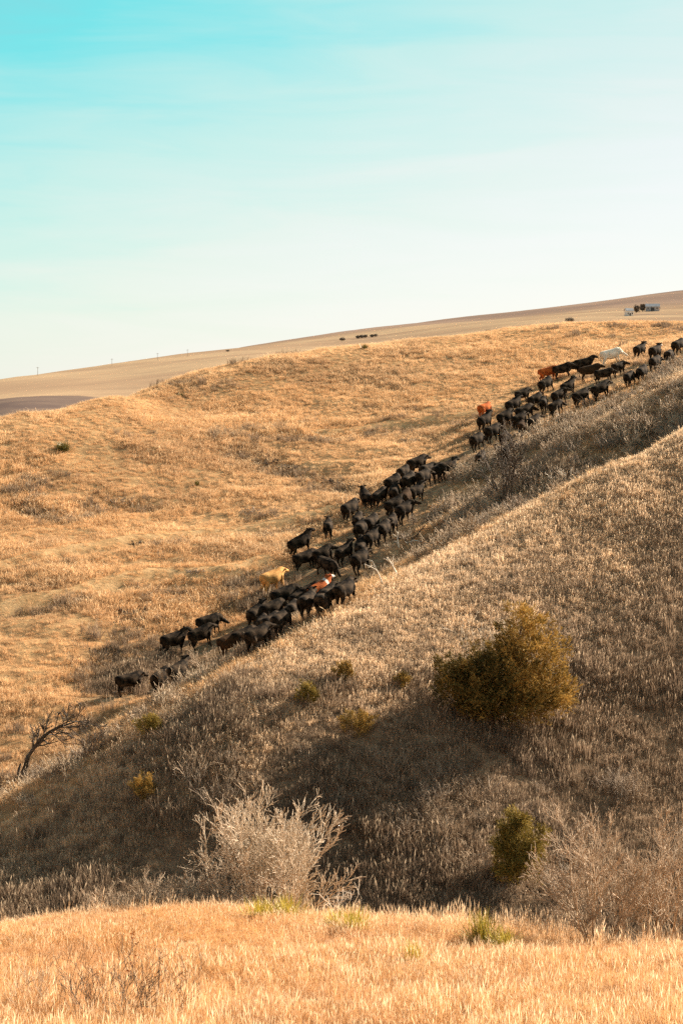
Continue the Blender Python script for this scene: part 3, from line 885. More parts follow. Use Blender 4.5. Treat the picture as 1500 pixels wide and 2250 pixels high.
for px, py, head, pose, hide, size, label in CATTLE:
    head = head * 0.66 + 30 if 16 < head < 80 or py > 860 and head > 0 else head
    g = ground(px, py)
    o = bpy.data.objects.new('cow', POSES[pose])
    COL.objects.link(o)
    nrm = normal_at(g.x, g.y, 0.9)
    f = Vector((math.cos(R(head)), math.sin(R(head)), 0))
    f = (f - nrm * f.dot(nrm)).normalized()                 # pitches with the slope under its feet
    up = (nrm * 0.55 + Vector((0, 0, 1)) * 0.45).normalized()  # but stays more upright across it
    left = up.cross(f).normalized()
    up = f.cross(left).normalized()
    m3 = Matrix((f, left, up)).transposed().to_4x4()
    s = size * BUILD.uniform(0.90, 1.02)
    o.matrix_world = Matrix.Translation(g - Vector((0, 0, 0.05))) @ m3 @ Matrix.Diagonal((s * BUILD.uniform(0.93, 1.07), s * BUILD.uniform(0.92, 1.10), s * BUILD.uniform(0.95, 1.05), 1))
    if not POSES[pose].materials:
        POSES[pose].materials.append(HIDE['k'])
    o.material_slots[0].link = 'OBJECT'
    o.material_slots[0].material = HIDE[hide]
    tag(o, label, 'cow', 'cattle herd climbing the draw')

# ------------------------------------------------------------------ bare wood
M['bark_dark'] = plain_mat('dark_bark', (0.055, 0.040, 0.030), (0.12, 0.088, 0.062), 9.0)
M['bark_pale'] = plain_mat('weathered_wood', (0.40, 0.31, 0.22), (0.62, 0.50, 0.37), 5.0)
M['bark_bleached'] = plain_mat('bleached_wood', (0.58, 0.48, 0.37), (0.74, 0.65, 0.54), 5.0)
M['twig_grey'] = plain_mat('grey_twigs', (0.20, 0.15, 0.11), (0.40, 0.31, 0.23), 3.0)
M['twig_tan'] = plain_mat('tan_twigs', (0.28, 0.20, 0.13), (0.48, 0.36, 0.25), 3.0)
M['twig_pale'] = plain_mat('pale_twigs', (0.40, 0.30, 0.20), (0.62, 0.48, 0.34), 3.0)
M['twig_dark'] = plain_mat('dark_twigs', (0.05, 0.036, 0.026), (0.12, 0.085, 0.06), 3.0)

def tubes(lines, sides=4):
    """mesh data for many tapered tubes; a line is (points, radii)"""
    V, Fc = [], []
    cs = [(math.cos(2 * math.pi * k / sides), math.sin(2 * math.pi * k / sides)) for k in range(sides)]
    for P, rad in lines:
        P = [Vector(p) for p in P]
        base = len(V)
        n = len(P)
        for i in range(n):
            t = P[min(i + 1, n - 1)] - P[max(i - 1, 0)]
            if t.length < 1e-6:
                t = Vector((0, 0, 1))
            t.normalize()
            a = Vector((0, 0, 1)) if abs(t.z) < 0.9 else Vector((1, 0, 0))
            u = t.cross(a).normalized(); v = t.cross(u)
            for c, s in cs:
                q = P[i] + u * (c * rad[i]) + v * (s * rad[i])
                V.append((q.x, q.y, q.z))
        for i in range(n - 1):
            for k in range(sides):
                a0 = base + i * sides + k; a1 = base + i * sides + (k + 1) % sides
                Fc.append((a0, a1, a1 + sides, a0 + sides))
    return np.array(V), np.array(Fc)

def sprout(rg, p, d, length, r0, r1, nseg=5, wig=0.18, up=0.0, bend=None):
    """one wandering shoot"""
    P, rad = [p.copy()], [r0]
    d = d.normalized()
    for i in range(nseg):
        d = d + Vector((rg.normal(0, wig), rg.normal(0, wig), rg.normal(0, wig) + up))
        if bend is not None:
            d = d + bend
        d.normalize()
        p = p + d * (length / nseg)
        P.append(p.copy()); rad.append(r0 + (r1 - r0) * (i + 1) / nseg)
    return P, rad

def ramify(rg, shoots, per, ratio, angle, wig, up, rmin, nseg=4, start=0.25):
    out = []
    for P, rad in shoots:
        L = sum((P[i + 1] - P[i]).length for i in range(len(P) - 1))
        for k in range(per):
            t = start + (1 - start) * (k + rg.random()) / per
            i = min(int(t * (len(P) - 1)), len(P) - 2)
            f = t * (len(P) - 1) - i
            p = P[i].lerp(P[i + 1], f)
            ax = (P[i + 1] - P[i]).normalized()
            rnd = Vector((rg.normal(), rg.normal(), rg.normal()))
            side = (rnd - ax * rnd.dot(ax)).normalized()
            d = ax * math.cos(angle) + side * math.sin(angle)
            r = max((rad[i] + (rad[i + 1] - rad[i]) * f) * 0.52, rmin)
            out.append(sprout(rg, p, d, L * ratio * rg.uniform(0.6, 1.25) * (1.15 - 0.5 * t), r, rmin, nseg, wig, up))
    return out

def bare_plant(name, seed, loc, stems, length, spread, r0, levels, mat, label, category, group=None, trunk_name='trunk', crown_name='branches',
               wig=0.16, up=0.03, rmin=0.006, start_r=0.1, lean=(0, 0), sides=4):
    """leafless shrub or tree: main stems and the twigs that leave them"""
    rg = np.random.default_rng(seed)
    root = empty(name, loc)
    main = []
    for i in range(stems):
        a = 2 * math.pi * (i + rg.random() * 0.7) / stems
        tl = spread * (0.35 + 0.75 * rg.random())
        d = Vector((math.cos(a) * tl + lean[0], math.sin(a) * tl + lean[1], 1.0))
        p = Vector((math.cos(a) * start_r * rg.random(), math.sin(a) * start_r * rg.random(), -0.15))
        main.append(sprout(rg, p, d, length * rg.uniform(0.7, 1.1), r0, r0 * 0.25, 7, wig * 0.8, up))
    twigs, cur = [], main
    for per, ratio, ang in levels:
        cur = ramify(rg, cur, per, ratio, ang, wig, up, rmin)
        twigs += cur
    v, f = tubes(main, 5)
    a = obj(trunk_name, mesh_from(trunk_name, v, f, [mat], None, True), root)
    v, f = tubes(twigs, sides)
    c = obj(crown_name, mesh_from(crown_name, v, f, [mat], None, False), root)
    c['kind'] = 'stuff'
    if stems > 8:
        a['kind'] = 'stuff'
    return tag(root, label, category, group)

def at_Y(px, Y, dz=0.0):
    x = (px - 750.0) / F_PX * Y
    return Vector((x, Y, hz(x, Y) + dz))

# the pale dead bush behind the knoll's rim
bare_plant('dead_bush', 8, at_Y(582, 45.6), 26, 2.7, 0.50, 0.026, [(7, 0.46, 0.48), (6, 0.55, 0.5), (4, 0.6, 0.5)], M['bark_pale'],
           'big pale dead bush, a dense tangle of bare branches behind the golden knoll', 'bush', wig=0.13, up=0.035, rmin=0.0062, start_r=0.8)
bare_plant('dead_branch', 7, at_Y(735, 44.2, 0.0), 4, 1.25, 0.8, 0.022, [(3, 0.5, 0.7), (2, 0.5, 0.7)], M['bark_bleached'],
           'bleached dead branch sprawling at the right foot of the big dead bush', 'branch', wig=0.2, up=0.05, rmin=0.007, trunk_name='stem', crown_name='twigs', lean=(0.5, 0))
# bare tree on the right
bare_plant('bare_tree', 12, at_Y(1312, 39.6, -0.1), 8, 2.5, 0.85, 0.036, [(9, 0.5, 0.6), (7, 0.5, 0.6), (5, 0.5, 0.55)], M['twig_tan'],
           'grey leafless tree with spreading twigs behind the knoll at the right', 'tree', wig=0.13, up=0.05, rmin=0.0055, start_r=0.15)
bare_plant('bare_tree', 15, at_Y(1475, 41.5, -0.1), 8, 2.9, 0.75, 0.036, [(9, 0.48, 0.6), (7, 0.5, 0.6), (5, 0.5, 0.55)], M['twig_tan'],
           'leafless grey tree cut off by the right edge above the knoll', 'tree', wig=0.13, up=0.05, rmin=0.0055, start_r=0.2)
# low twiggy mound on the left rim
for i, (px, Y, h, lab) in enumerate([(250, 43.6, 0.85, 'low leafless grey shrub at the left end of the mound on the knoll rim'),
                                     (330, 44.3, 1.15, 'rounded leafless shrub in the middle of the mound on the knoll rim'),
                                     (410, 44.4, 1.10, 'leafless shrub right of the middle of the mound on the knoll rim'),
                                     (485, 44.8, 0.90, 'thin leafless shrub between the mound and the big dead bush')]):
    bare_plant('leafless_shrub', 30 + i, at_Y(px, Y), 30, h * 0.98, 0.95, 0.012, [(6, 0.45, 0.55), (5, 0.5, 0.55)], M['twig_tan'], lab, 'shrub',
               'shrubs on the knoll rim', 'stems', 'twigs', wig=0.14, up=0.04, rmin=0.005, start_r=0.55)
# bare weeds in the lower left corner
bare_plant('bare_weed', 41, at_Y(215, 29.8), 20, 1.15, 0.75, 0.006, [(5, 0.45, 0.55), (3, 0.45, 0.5)], M['twig_dark'],
           'thin dark leafless weed bush in the lower left corner', 'weed', None, 'stems', 'twigs', wig=0.10, up=0.04, rmin=0.0028, start_r=0.5)
bare_plant('bare_weed', 42, at_Y(335, 30.2), 14, 1.15, 0.65, 0.006, [(4, 0.45, 0.55), (3, 0.45, 0.5)], M['twig_dark'],
           'leafless weed with tall dark stems right of the corner weed bush', 'weed', None, 'stems', 'twigs', wig=0.10, up=0.04, rmin=0.0028, start_r=0.35)
bare_plant('bare_weed', 43, at_Y(60, 30.2), 12, 1.05, 0.6, 0.005, [(4, 0.45, 0.55), (3, 0.45, 0.5)], M['twig_tan'],
           'pale straggly weed against the left edge in the lower corner', 'weed', None, 'stems', 'twigs', wig=0.10, up=0.04, rmin=0.0028, start_r=0.4)
# a slender stalk that kept a few rust leaves
def leaf_cards(rg, shoots, per, size):
    V, Fc = [], []
    for P, rad in shoots:
        for k in range(per):
            p = P[-1].lerp(P[-2], rg.random())
            d = Vector((rg.normal(), rg.normal(), rg.normal())).normalized(); e = d.orthogonal().normalized()
            k0 = len(V)
            for q in (p, p + d * size * .5 + e * size * .3, p + d * size, p + d * size * .5 - e * size * .3):
                V.append(tuple(q))
            Fc.append((k0, k0 + 1, k0 + 2, k0 + 3))
    return np.array(V), np.array(Fc)
rg = np.random.default_rng(9)
root = empty('leafy_stalk', at_Y(300, 31.5))
st = [sprout(rg, Vector((0, 0, -0.1)), Vector((-0.1, 0, 1)), 1.25, .006, .003, 8, 0.05, 0.0)]
br = ramify(rg, st, 7, 0.22, 0.6, 0.1, 0.05, .0025)
v, f = tubes(st + br, 4); obj('stem', mesh_from('stem', v, f, [M['twig_dark']]), root)
M['rust_leaf'] = plain_mat('rust_leaf', (0.30, 0.09, 0.02), (0.42, 0.15, 0.04), 8.0, trans=0.3)
v, f = leaf_cards(rg, br, 3, 0.055); obj('leaves', mesh_from('leaves', v, f, [M['rust_leaf']]), root)
tag(root, 'slender stalk with a few rust red leaves rising above the weeds', 'weed')

# arching bare tree at the left, in the draw
g = ground(47, 1722)
root = empty('arching_tree', g)
sc_ = g.y / F_PX
def rel(px, py, dy=0.0):
    return Vector(((px - 47) * sc_, dy, (1722 - py) * sc_))
rg = np.random.default_rng(77)
L1 = [rel(50, 1730), rel(48, 1700), rel(60, 1665), rel(82, 1635), rel(105, 1612, .3), rel(135, 1598, .5), rel(165, 1588, .6), rel(195, 1590, .6)]
L2 = [rel(48, 1715), rel(62, 1680, -.2), rel(70, 1650, -.3), rel(90, 1622, -.3), rel(110, 1605, -.2), rel(135, 1592, 0), rel(160, 1580, 0)]
L3 = [rel(42, 1720), rel(40, 1695, .2), rel(44, 1680, .3)]
mains = [(L1, [.13, .115, .10, .085, .07, .05, .035, .02]), (L2, [.10, .085, .075, .06, .05, .035, .02]), (L3, [.10, .08, .05])]
v, f = tubes(mains, 7); obj('trunk', mesh_from('trunk', v, f, [M['bark_dark']], None, True), root)
b1 = ramify(rg, mains[:2], 13, 0.30, 0.8, 0.15, 0.03, .022, 5, 0.3)
b2 = ramify(rg, b1, 6, 0.5, 0.6, 0.15, 0.02, .014); b3 = ramify(rg, b2, 3, 0.5, 0.6, 0.15, 0.0, .012)
v, f = tubes(b1 + b2 + b3, 4); obj('branches', mesh_from('branches', v, f, [M['bark_dark']]), root)
tag(root, 'dark bare tree arching to the right in the draw at the left edge', 'tree')
# sapling on the crest among the brush
bare_plant('bare_sapling', 51, ground(1108, 1112), 5, 3.9, 0.45, 0.07, [(7, 0.42, 0.55), (5, 0.45, 0.5), (3, 0.5, 0.5)], M['bark_dark'],
           'slender bare sapling rising above the crest in the brush', 'tree', wig=0.09, up=0.03, rmin=0.018, start_r=0.12)
# twigs around the stragglers
for i, (px, py, h, lab) in enumerate([(378, 1524, 1.7, 'pale bare shrub standing in front of the rump-on cow at the lower left'),
                                      (448, 1486, 1.5, 'pale bare shrub on the shaded ground right of the lower left cows'),
                                      (1050, 1462, 2.3, 'grey bare shrub behind the left shoulder of the big cedar'),
                                      (1235, 1066, 1.0, 'bleached bare stems poking up from the shaded spur'),
                                      (205, 1665, 1.4, 'dark bare bush right of the arching tree'),
                                      (1040, 1935, 1.6, 'pale thin shrub left of the pointed cedar'),
                                      (1235, 1985, 2.0, 'brown bare shrub right of the pointed cedar')]):
    bare_plant('bare_shrub', 60 + i, ground(px, py), 9, h, 0.65, 0.022, [(6, 0.42, 0.6), (4, 0.5, 0.55)],
               M[['twig_tan', 'twig_tan', 'bark_pale', 'bark_bleached', 'twig_dark', 'twig_tan', 'twig_grey'][i]], lab, 'shrub', 'bare shrubs', 'stems', 'twigs',
               wig=0.12, up=0.04, rmin=0.009, start_r=0.25)
# fallen wood beside the herd: photo points of each limb, lifted a little off the ground
def fallen(pts, r, mat, label, lift=0.12, forks=3, seed=0):
    rg = np.random.default_rng(seed)
    g0 = ground(*pts[0])
    P = []
    s = g0.y / F_PX
    for i, (a, b) in enumerate(pts):
        P.append(Vector(((a - pts[0][0]) * s, rg.normal(0, 0.15), (pts[0][1] - b) * s * 0.96 + lift)))
    root = empty('fallen_branch', g0)
    main = [(P, [r * (1 - 0.65 * i / (len(P) - 1)) for i in range(len(P))])]
    v, f = tubes(main, 6); obj('limb', mesh_from('limb', v, f, [mat], None, True), root)
    tw = ramify(rg, main, forks, 0.45, 0.7, 0.2, 0.03, r * 0.25)
    tw += ramify(rg, tw, 2, 0.5, 0.6, 0.2, 0.0, r * 0.2)
    v, f = tubes(tw, 4); obj('twigs', mesh_from('twigs', v, f, [mat]), root)['kind'] = 'stuff'
    tag(root, label, 'branch', 'fallen branches')
fallen([(872, 1268), (862, 1248), (855, 1236), (850, 1226)], .05, M['bark_bleached'], 'bleached forked branch standing right of the cow by the fallen wood', seed=1)
fallen([(842, 1292), (834, 1272), (828, 1258), (815, 1248), (800, 1244)], .045, M['bark_bleached'], 'pale dead branch trailing towards the crest below the fork', seed=2)
fallen([(905, 1192), (915, 1180), (925, 1168), (934, 1158)], .07, M['bark_dark'], 'dark curved fallen limb on the trampled grass', 0.15, seed=3)
fallen([(876, 1208), (873, 1190), (874, 1172)], .05, M['bark_bleached'], 'short white upright snag left of the dark curved limb', seed=4)
fallen([(926, 1195), (908, 1190), (898, 1196)], .05, M['bark_bleached'], 'white broken branch at the foot of the dark curved limb', seed=5)
fallen([(1308, 928), (1318, 915), (1332, 912), (1345, 905)], .10, M['bark_dark'], 'dark fallen log on the crest below the upper bunch', 0.1, 2, seed=6)
fallen([(1308, 922), (1310, 904), (1318, 898), (1328, 896)], .035, M['bark_bleached'], 'white bent branch standing at the end of the dark log', 0.1, 1, seed=7)
fallen([(232, 1618), (245, 1614), (256, 1612)], .04, M['bark_bleached'], 'white broken stick lying right of the arching tree', 0.3, 3, seed=8)
fallen([(250, 1527), (262, 1526), (276, 1525)], .035, M['bark_bleached'], 'pale stick lying under the last cow at the lower left', 0.15, 1, seed=9)

# brush that nobody could count: twiggy bushes through the draw and the gully
def twig_bush(seed, mat, stems=16, h=0.95, r=0.022):
    rg = np.random.default_rng(seed)
    main = []
    for i in range(stems):
        a = rg.uniform(0, 2 * math.pi); tl = rg.uniform(0.1, 0.9)
        main.append(sprout(rg, Vector((math.cos(a) * .25 * rg.random(), math.sin(a) * .25 * rg.random(), -0.1)), Vector((math.cos(a) * tl, math.sin(a) * tl, 1)),
                           h * rg.uniform(0.6, 1.15), r, r * 0.5, 4, 0.14, 0.02))
    tw = ramify(rg, main, 5, 0.45, 0.6, 0.15, 0.02, r * 0.5, 3)
    return tubes(main + tw, 3)
def bush_set(name, mats, seed, **k):
    c = bpy.data.collections.new(name)
    for i, m in enumerate(mats):
        v, f = twig_bush(seed + i, m, **k)
        c.objects.link(bpy.data.objects.new('%s_%d' % (name, i), mesh_from(name, v, f, [m])))
    return c, len(mats)
BRUSH = bush_set('brush', [M['twig_tan'], M['twig_tan'], M['twig_pale'], M['twig_grey']], 700)
def draw_brush(x, y):
    e = y - crest_y(x)
    a = smooth(1.5, 5, e) * smooth(-4.5, -8.0, y - path_y(x)) * smooth(2, 6, x) * smooth(0.0, 0.9, patchy(x, y, 3.0, 0.1, 1.0, 91))
    c = smooth(1.0, 4, e) * smooth(18, 9, e) * smooth(-4, -8, x) * smooth(0.3, 0.8, patchy(x, y, 2.5, 0.0, 1.0, 95))
    return np.clip(a + 0.6 * c, 0, 1)
o = grow_grass('brush_thicket', BRUSH, (-26, 36, 80, 172), 2.0, lambda x, y: patchy(x, y, 3.0, 0.6, 1.15, 97), draw_brush, 71, 0.1)
tag(o, 'grey leafless brush filling the draw between cattle and crest', 'brush', kind='stuff')
def gully_brush(x, y):
    return z_slope(x, y) * smooth(-15.0, -18.5, H(x, y)) * (0.3 + 0.7 * smooth(-2, 6, x)) * smooth(0.35, 0.8, patchy(x, y, 4.0, 0.0, 1.0, 99))
BRUSH2 = bush_set('low_brush', [M['twig_grey'], M['twig_grey'], M['twig_dark'], M['twig_tan']], 740, stems=14, h=0.75, r=0.009)
o = grow_grass('gully_thicket', BRUSH2, (-20, 24, 50, 84), 3.2, lambda x, y: patchy(x, y, 3.0, 0.7, 1.4, 87), gully_brush, 73, 0.1)
tag(o, 'dark leafless brush at the foot of the facing slope', 'brush', kind='stuff')

# ------------------------------------------------------------------ cedars
M['cedar_green'] = plain_mat('cedar_green', (0.10, 0.075, 0.016), (0.46, 0.32, 0.075), 1.2, rnd=1.0, trans=0.18)
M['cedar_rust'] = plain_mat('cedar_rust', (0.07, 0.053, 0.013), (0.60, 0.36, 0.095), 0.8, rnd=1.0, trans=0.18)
def cedar(name, seed, loc, lobes, n, size, mat, label, group=None, lit_side=None):
    """lobes: (x, y, z, rx, ry, rz) in metres round the base; sprays of scale leaves fill them, denser at the rim"""
    rg = np.random.default_rng(seed)
    root = empty(name, loc)
    top = max(l[2] + l[5] for l in lobes)
    hi = max(lobes, key=lambda l: l[2] + l[5])
    tr = [([Vector((0, 0, -0.2)), Vector((hi[0] * .3, 0, top * .3)), Vector((hi[0] * .8, 0.02, top * .6)), Vector((hi[0], hi[1], top * .85))], [top * .028, top * .022, top * .014, top * .005])]
    for l in lobes:
        tr.append(([Vector((0, 0, max(0.15, l[2] * 0.4))), Vector((l[0] * .6, l[1] * .6, l[2] * .75)), Vector((l[0], l[1], l[2] + l[5] * .3))], [top * .014, top * .010, top * .004]))
    v, f = tubes(tr, 6); obj('trunk', mesh_from('trunk', v, f, [M['bark_dark']], None, True), root)
    vol = np.array([l[3] * l[4] * l[5] for l in lobes]) ** (2 / 3); vol = vol / vol.sum()
    V, T = [], []
    nc = max(24, n // 62)                      # boughs: ragged, pointed clumps of sprays with gaps between
    for i in range(nc):
        l = lobes[rg.choice(len(lobes), p=vol)]
        d = rg.normal(size=3); d[2] = d[2] * 0.9 + 0.15; d /= np.linalg.norm(d)
        rad = rg.uniform(0.45, 1.0)
        c = np.array([l[0] + d[0] * l[3] * rad, l[1] + d[1] * l[4] * rad, l[2] + d[2] * l[5] * rad])
        c[2] = max(c[2], 0.12 * top * rg.random())
        out = d * np.array([1, 1, 0.5]) * 0.9 + np.array([0, 0, 0.8]) + rg.normal(0, 0.22, 3)
        out /= np.linalg.norm(out)
        Lc = min(0.95, 0.13 * top + 0.22) * rg.uniform(0.6, 1.35)
        base = 0.5 if lit_side is None else 0.14 + 0.44 * float(smooth(lit_side - 1.4, lit_side + 1.6, c[0] + 0.35 * c[2]))  # light painted into the tint: sun side brighter, left boughs darker
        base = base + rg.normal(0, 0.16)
        for j in range(n // nc):
            t = rg.random()
            p = c + out * Lc * (t - 0.3) + rg.normal(0, 1, 3) * Lc * 0.30 * (1 - 0.72 * t)
            p[2] = max(p[2], 0.02)
            o_ = out + rg.normal(0, 0.35, 3); o_ /= np.linalg.norm(o_)
            L = size * rg.uniform(0.6, 1.4)
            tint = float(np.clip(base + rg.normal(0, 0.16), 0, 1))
            for k in range(4):
                a = o_ + rg.normal(0, 0.42, 3); a /= np.linalg.norm(a)
                s = np.cross(a, rg.normal(size=3)); s /= np.linalg.norm(s)
                q0 = p + o_ * L * 0.16 * k
                w = L * 0.12
                V += [q0 - s * w, q0 + s * w, q0 + a * L * 0.75]
                T += [tint] * 3
    Fc = np.arange(len(V)).reshape(-1, 3)
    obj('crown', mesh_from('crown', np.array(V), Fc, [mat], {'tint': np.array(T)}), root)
    return tag(root, label, 'tree', group)
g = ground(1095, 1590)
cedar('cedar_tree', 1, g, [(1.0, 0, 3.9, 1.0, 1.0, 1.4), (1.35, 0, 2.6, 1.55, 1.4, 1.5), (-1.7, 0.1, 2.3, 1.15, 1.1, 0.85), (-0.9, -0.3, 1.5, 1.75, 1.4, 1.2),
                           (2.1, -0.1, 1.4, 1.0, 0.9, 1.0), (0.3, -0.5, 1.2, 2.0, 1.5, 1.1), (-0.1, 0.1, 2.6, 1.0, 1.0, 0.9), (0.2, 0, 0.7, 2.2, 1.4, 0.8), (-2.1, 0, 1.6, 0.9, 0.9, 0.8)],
      20000, 0.17, M['cedar_rust'], 'largest cedar, a rust orange spreading tree on the shaded slope', lit_side=1.0)
g = ground(1138, 1948)
cedar('cedar_tree', 2, g, [(0, 0, 0.75, 0.95, 0.9, 0.65), (0.02, 0, 1.4, 0.88, 0.85, 0.8), (-0.05, 0, 2.0, 0.55, 0.55, 0.75), (-0.1, 0, 2.6, 0.22, 0.22, 0.6),
                           (0.6, 0, 1.8, 0.36, 0.36, 0.7), (-0.55, 0.0, 1.6, 0.40, 0.36, 0.7)], 8000, 0.13, M['cedar_green'], 'pointed olive green cedar in the gully right of the dead bush')
SMALL = [(785, 1626, 1.35, 'cedar_rust', 'dark young cedar standing alone left of the largest cedar'),
         (677, 1549, 0.95, 'cedar_green', 'small olive cedar near the crest, left of the alone young cedar'),
         (756, 1498, 0.80, 'cedar_rust', 'low rusty cedar just below the crest, right of the small olive one'),
         (326, 1622, 1.05, 'cedar_green', 'dark young cedar right on the crest at the left'),
         (313, 1760, 1.0, 'cedar_rust', 'rusty young cedar on the lower left slope'),
         (886, 1512, 0.60, 'cedar_rust', 'smallest rusty cedar, halfway between the low rusty and the largest one')]
for i, (px, py, h, mt, lab) in enumerate(SMALL):
    g = ground(px, py)
    cedar('young_cedar', 20 + i, g, [(0, 0, h * .40, h * .50, h * .5, h * .38), (h * .08, 0, h * .7, h * .25, h * .25, h * .34), (-h * .2, 0, h * .55, h * .24, h * .22, h * .3),
                                     (h * .27, 0.02, h * .5, h * .2, h * .2, h * .28)], int(1200 + 1000 * h), 0.085, M[mt], lab, 'young cedars on the slope')

# ------------------------------------------------------------------ yucca clumps
M['yucca_leaf'] = plain_mat('yucca_leaf', (0.34, 0.25, 0.03), (0.58, 0.46, 0.09), 2.0, 0.5, 0.3, 0.25, 1.0)
M['yucca_dark'] = plain_mat('dull_yucca_leaf', (0.09, 0.075, 0.018), (0.19, 0.15, 0.04), 2.0, 0.5, 0.3, 0.2, 1.0)
def yucca(seed, loc, width, height, n, mat, label, group, w=0.02):
    rg = np.random.default_rng(seed)
    V, Fc, T = [], [], []
    for i in range(n):
        a = rg.uniform(0, 2 * math.pi); e = rg.uniform(0.15, 1.35)
        cx, cy = rg.normal(0, width * .13), rg.normal(0, width * .13)
        L = height * rg.uniform(0.75, 1.15)
        d = Vector((math.cos(a) * math.cos(e) * width / (2 * height) * 1.2, math.sin(a) * math.cos(e) * width / (2 * height) * 1.2, math.sin(e) * 0.95))
        s = Vector((-math.sin(a), math.cos(a), rg.normal(0, .3))).normalized() * w * .5
        p = Vector((cx, cy, -0.02))
        m_ = p + d * L * .5 + Vector((0, 0, L * .05)); t_ = p + d * L
        k = len(V)
        V += [tuple(p - s), tuple(p + s), tuple(m_ + s), tuple(m_ - s), tuple(t_)]
        T += [rg.random()] * 5
        Fc += [(k, k + 1, k + 2), (k, k + 2, k + 3), (k + 3, k + 2, k + 4)]
    o = obj('yucca', mesh_from('yucca', np.array(V), np.array(Fc), [mat], {'tint': np.array(T)}), None, loc)
    return tag(o, label, 'plant', group)
YF = 'yuccas on the knoll'
for i, (px, py, w, h, n, lab) in enumerate([
        (1062, 2078, .80, .55, 190, 'large yellow green yucca on the right part of the knoll'),
        (1108, 2092, .60, .42, 120, 'yucca leaning against the right side of the large one'),
        (775, 2058, .75, .48, 170, 'yellow green yucca on the rim below the bleached branch'),
        (735, 2046, .50, .36, 100, 'smaller yucca left of the one below the bleached branch'),
        (907, 2128, .55, .42, 90, 'spiky small yucca alone in the middle of the knoll'),
        (570, 2022, .70, .40, 130, 'left yellowish yucca in front of the big dead bush'),
        (632, 2022, .85, .40, 160, 'right yellowish yucca in front of the big dead bush')]):
    yucca(90 + i, ground(px, py), w * 1.2, h * 1.55, int(n * 1.4), M['yucca_leaf'], lab, YF, 0.016)
for i, (px, py, w, h, n, lab) in enumerate([
        (137, 991, 1.5, .85, 260, 'round dark green yucca on the golden hill at the left'),
        (338, 990, .6, .4, 60, 'small pale yucca right of the round dark one'),
        (432, 1066, .5, .5, 60, 'little yucca with a dark foot lower on the golden hill'),
        (800, 766, .8, .6, 90, 'dark yucca on the skyline of the golden hill'),
        (396, 871, .6, .4, 60, 'small yucca near the left crest of the golden hill')]):
    yucca(110 + i, ground(px, py), w, h, n, M['yucca_dark'], lab, 'yuccas on the golden hill', 0.05)

# dark low shrubs on the golden hill
for i, (px, py, s, lab) in enumerate([
        (588, 1022, 1.1, 'dark low shrub high on the golden hill, the largest there'),
        (640, 1028, .7, 'thin dark shrub right of the largest one on the golden hill'),
        (738, 1060, .9, 'dark low shrub on the golden hill above the lone cow'),
        (92, 1056, .6, 'grey low shrub below the round yucca on the golden hill'),
        (120, 1142, .7, 'dark low shrub near the left edge halfway down the golden hill'),
        (262, 1104, .8, 'brown low shrub halfway down the golden hill, left of centre'),
        (552, 1128, .8, 'brown low shrub on the bank in the middle of the golden hill'),
        (300, 1196, .6, 'dark tuft under the cattle path on the golden hill'),
        (290, 1348, .9, 'dark low shrub above the stragglers on the golden hill'),
        (905, 972, .8, 'reddish brown shrub left of the shadow of the orange cow'),
        (236, 1440, .9, 'dark shrub left of the three stragglers'),
        (430, 1258, .6, 'brown tuft left of the tan cow')]):
    bare_plant('low_shrub', 130 + i, ground(px, py), 22, s * .62, 1.3, 0.016, [(6, 0.5, 0.6), (4, 0.5, 0.6)], M['twig_dark' if i in (0, 2, 4, 7, 8, 10) else 'twig_grey'],
               lab, 'shrub', 'shrubs on the golden hill', 'stems', 'twigs', wig=0.16, up=0.0, rmin=0.011, start_r=s * .9)

# ------------------------------------------------------------------ far things
M['barn_wall'] = plain_mat('barn_wall', (0.26, 0.25, 0.25), (0.34, 0.32, 0.31), 0.5)
M['barn_roof'] = plain_mat('barn_roof', (0.20, 0.21, 0.23), (0.28, 0.29, 0.31), 0.4, 0.5)
M['white_wall'] = plain_mat('white_wall', (0.50, 0.48, 0.46), (0.58, 0.56, 0.53), 0.6)
M['dark_opening'] = plain_mat('dark_opening', (0.03, 0.03, 0.035), (0.05, 0.05, 0.05), 1.0, 0.3)
M['far_leaf'] = plain_mat('far_leaf', (0.085, 0.068, 0.052), (0.16, 0.125, 0.095), 0.4, rnd=1.0)
M['pole_wood'] = plain_mat('pole_wood', (0.15, 0.12, 0.10), (0.22, 0.18, 0.14), 1.0)
def box_mesh(name, lo, hi, mat):
    bm = bmesh.new()
    bmesh.ops.create_cube(bm, size=1.0)
    for v in bm.verts:
        v.co = Vector([lo[k] + (v.co[k] + 0.5) * (hi[k] - lo[k]) for k in range(3)])
    me = bpy.data.meshes.new(name); bm.to_mesh(me); bm.free(); me.materials.append(mat)
    return me
def gable_roof(name, L, W, z, rise, over, mat):
    l, w = L / 2 + over, W / 2 + over
    t = 0.25
    V = []
    for dz in (0, t):
        V += [(-l, -w, z + dz), (l, -w, z + dz), (l, 0, z + rise + dz), (-l, 0, z + rise + dz), (-l, w, z + dz), (l, w, z + dz)]
    Fc = [(0, 3, 2, 1), (3, 4, 5, 2), (6, 7, 8, 9), (9, 8, 11, 10), (0, 1, 7, 6), (4, 10, 11, 5), (0, 6, 9, 3), (3, 9, 10, 4), (1, 2, 8, 7), (2, 5, 11, 8)]
    return mesh_from(name, V, Fc, [mat])
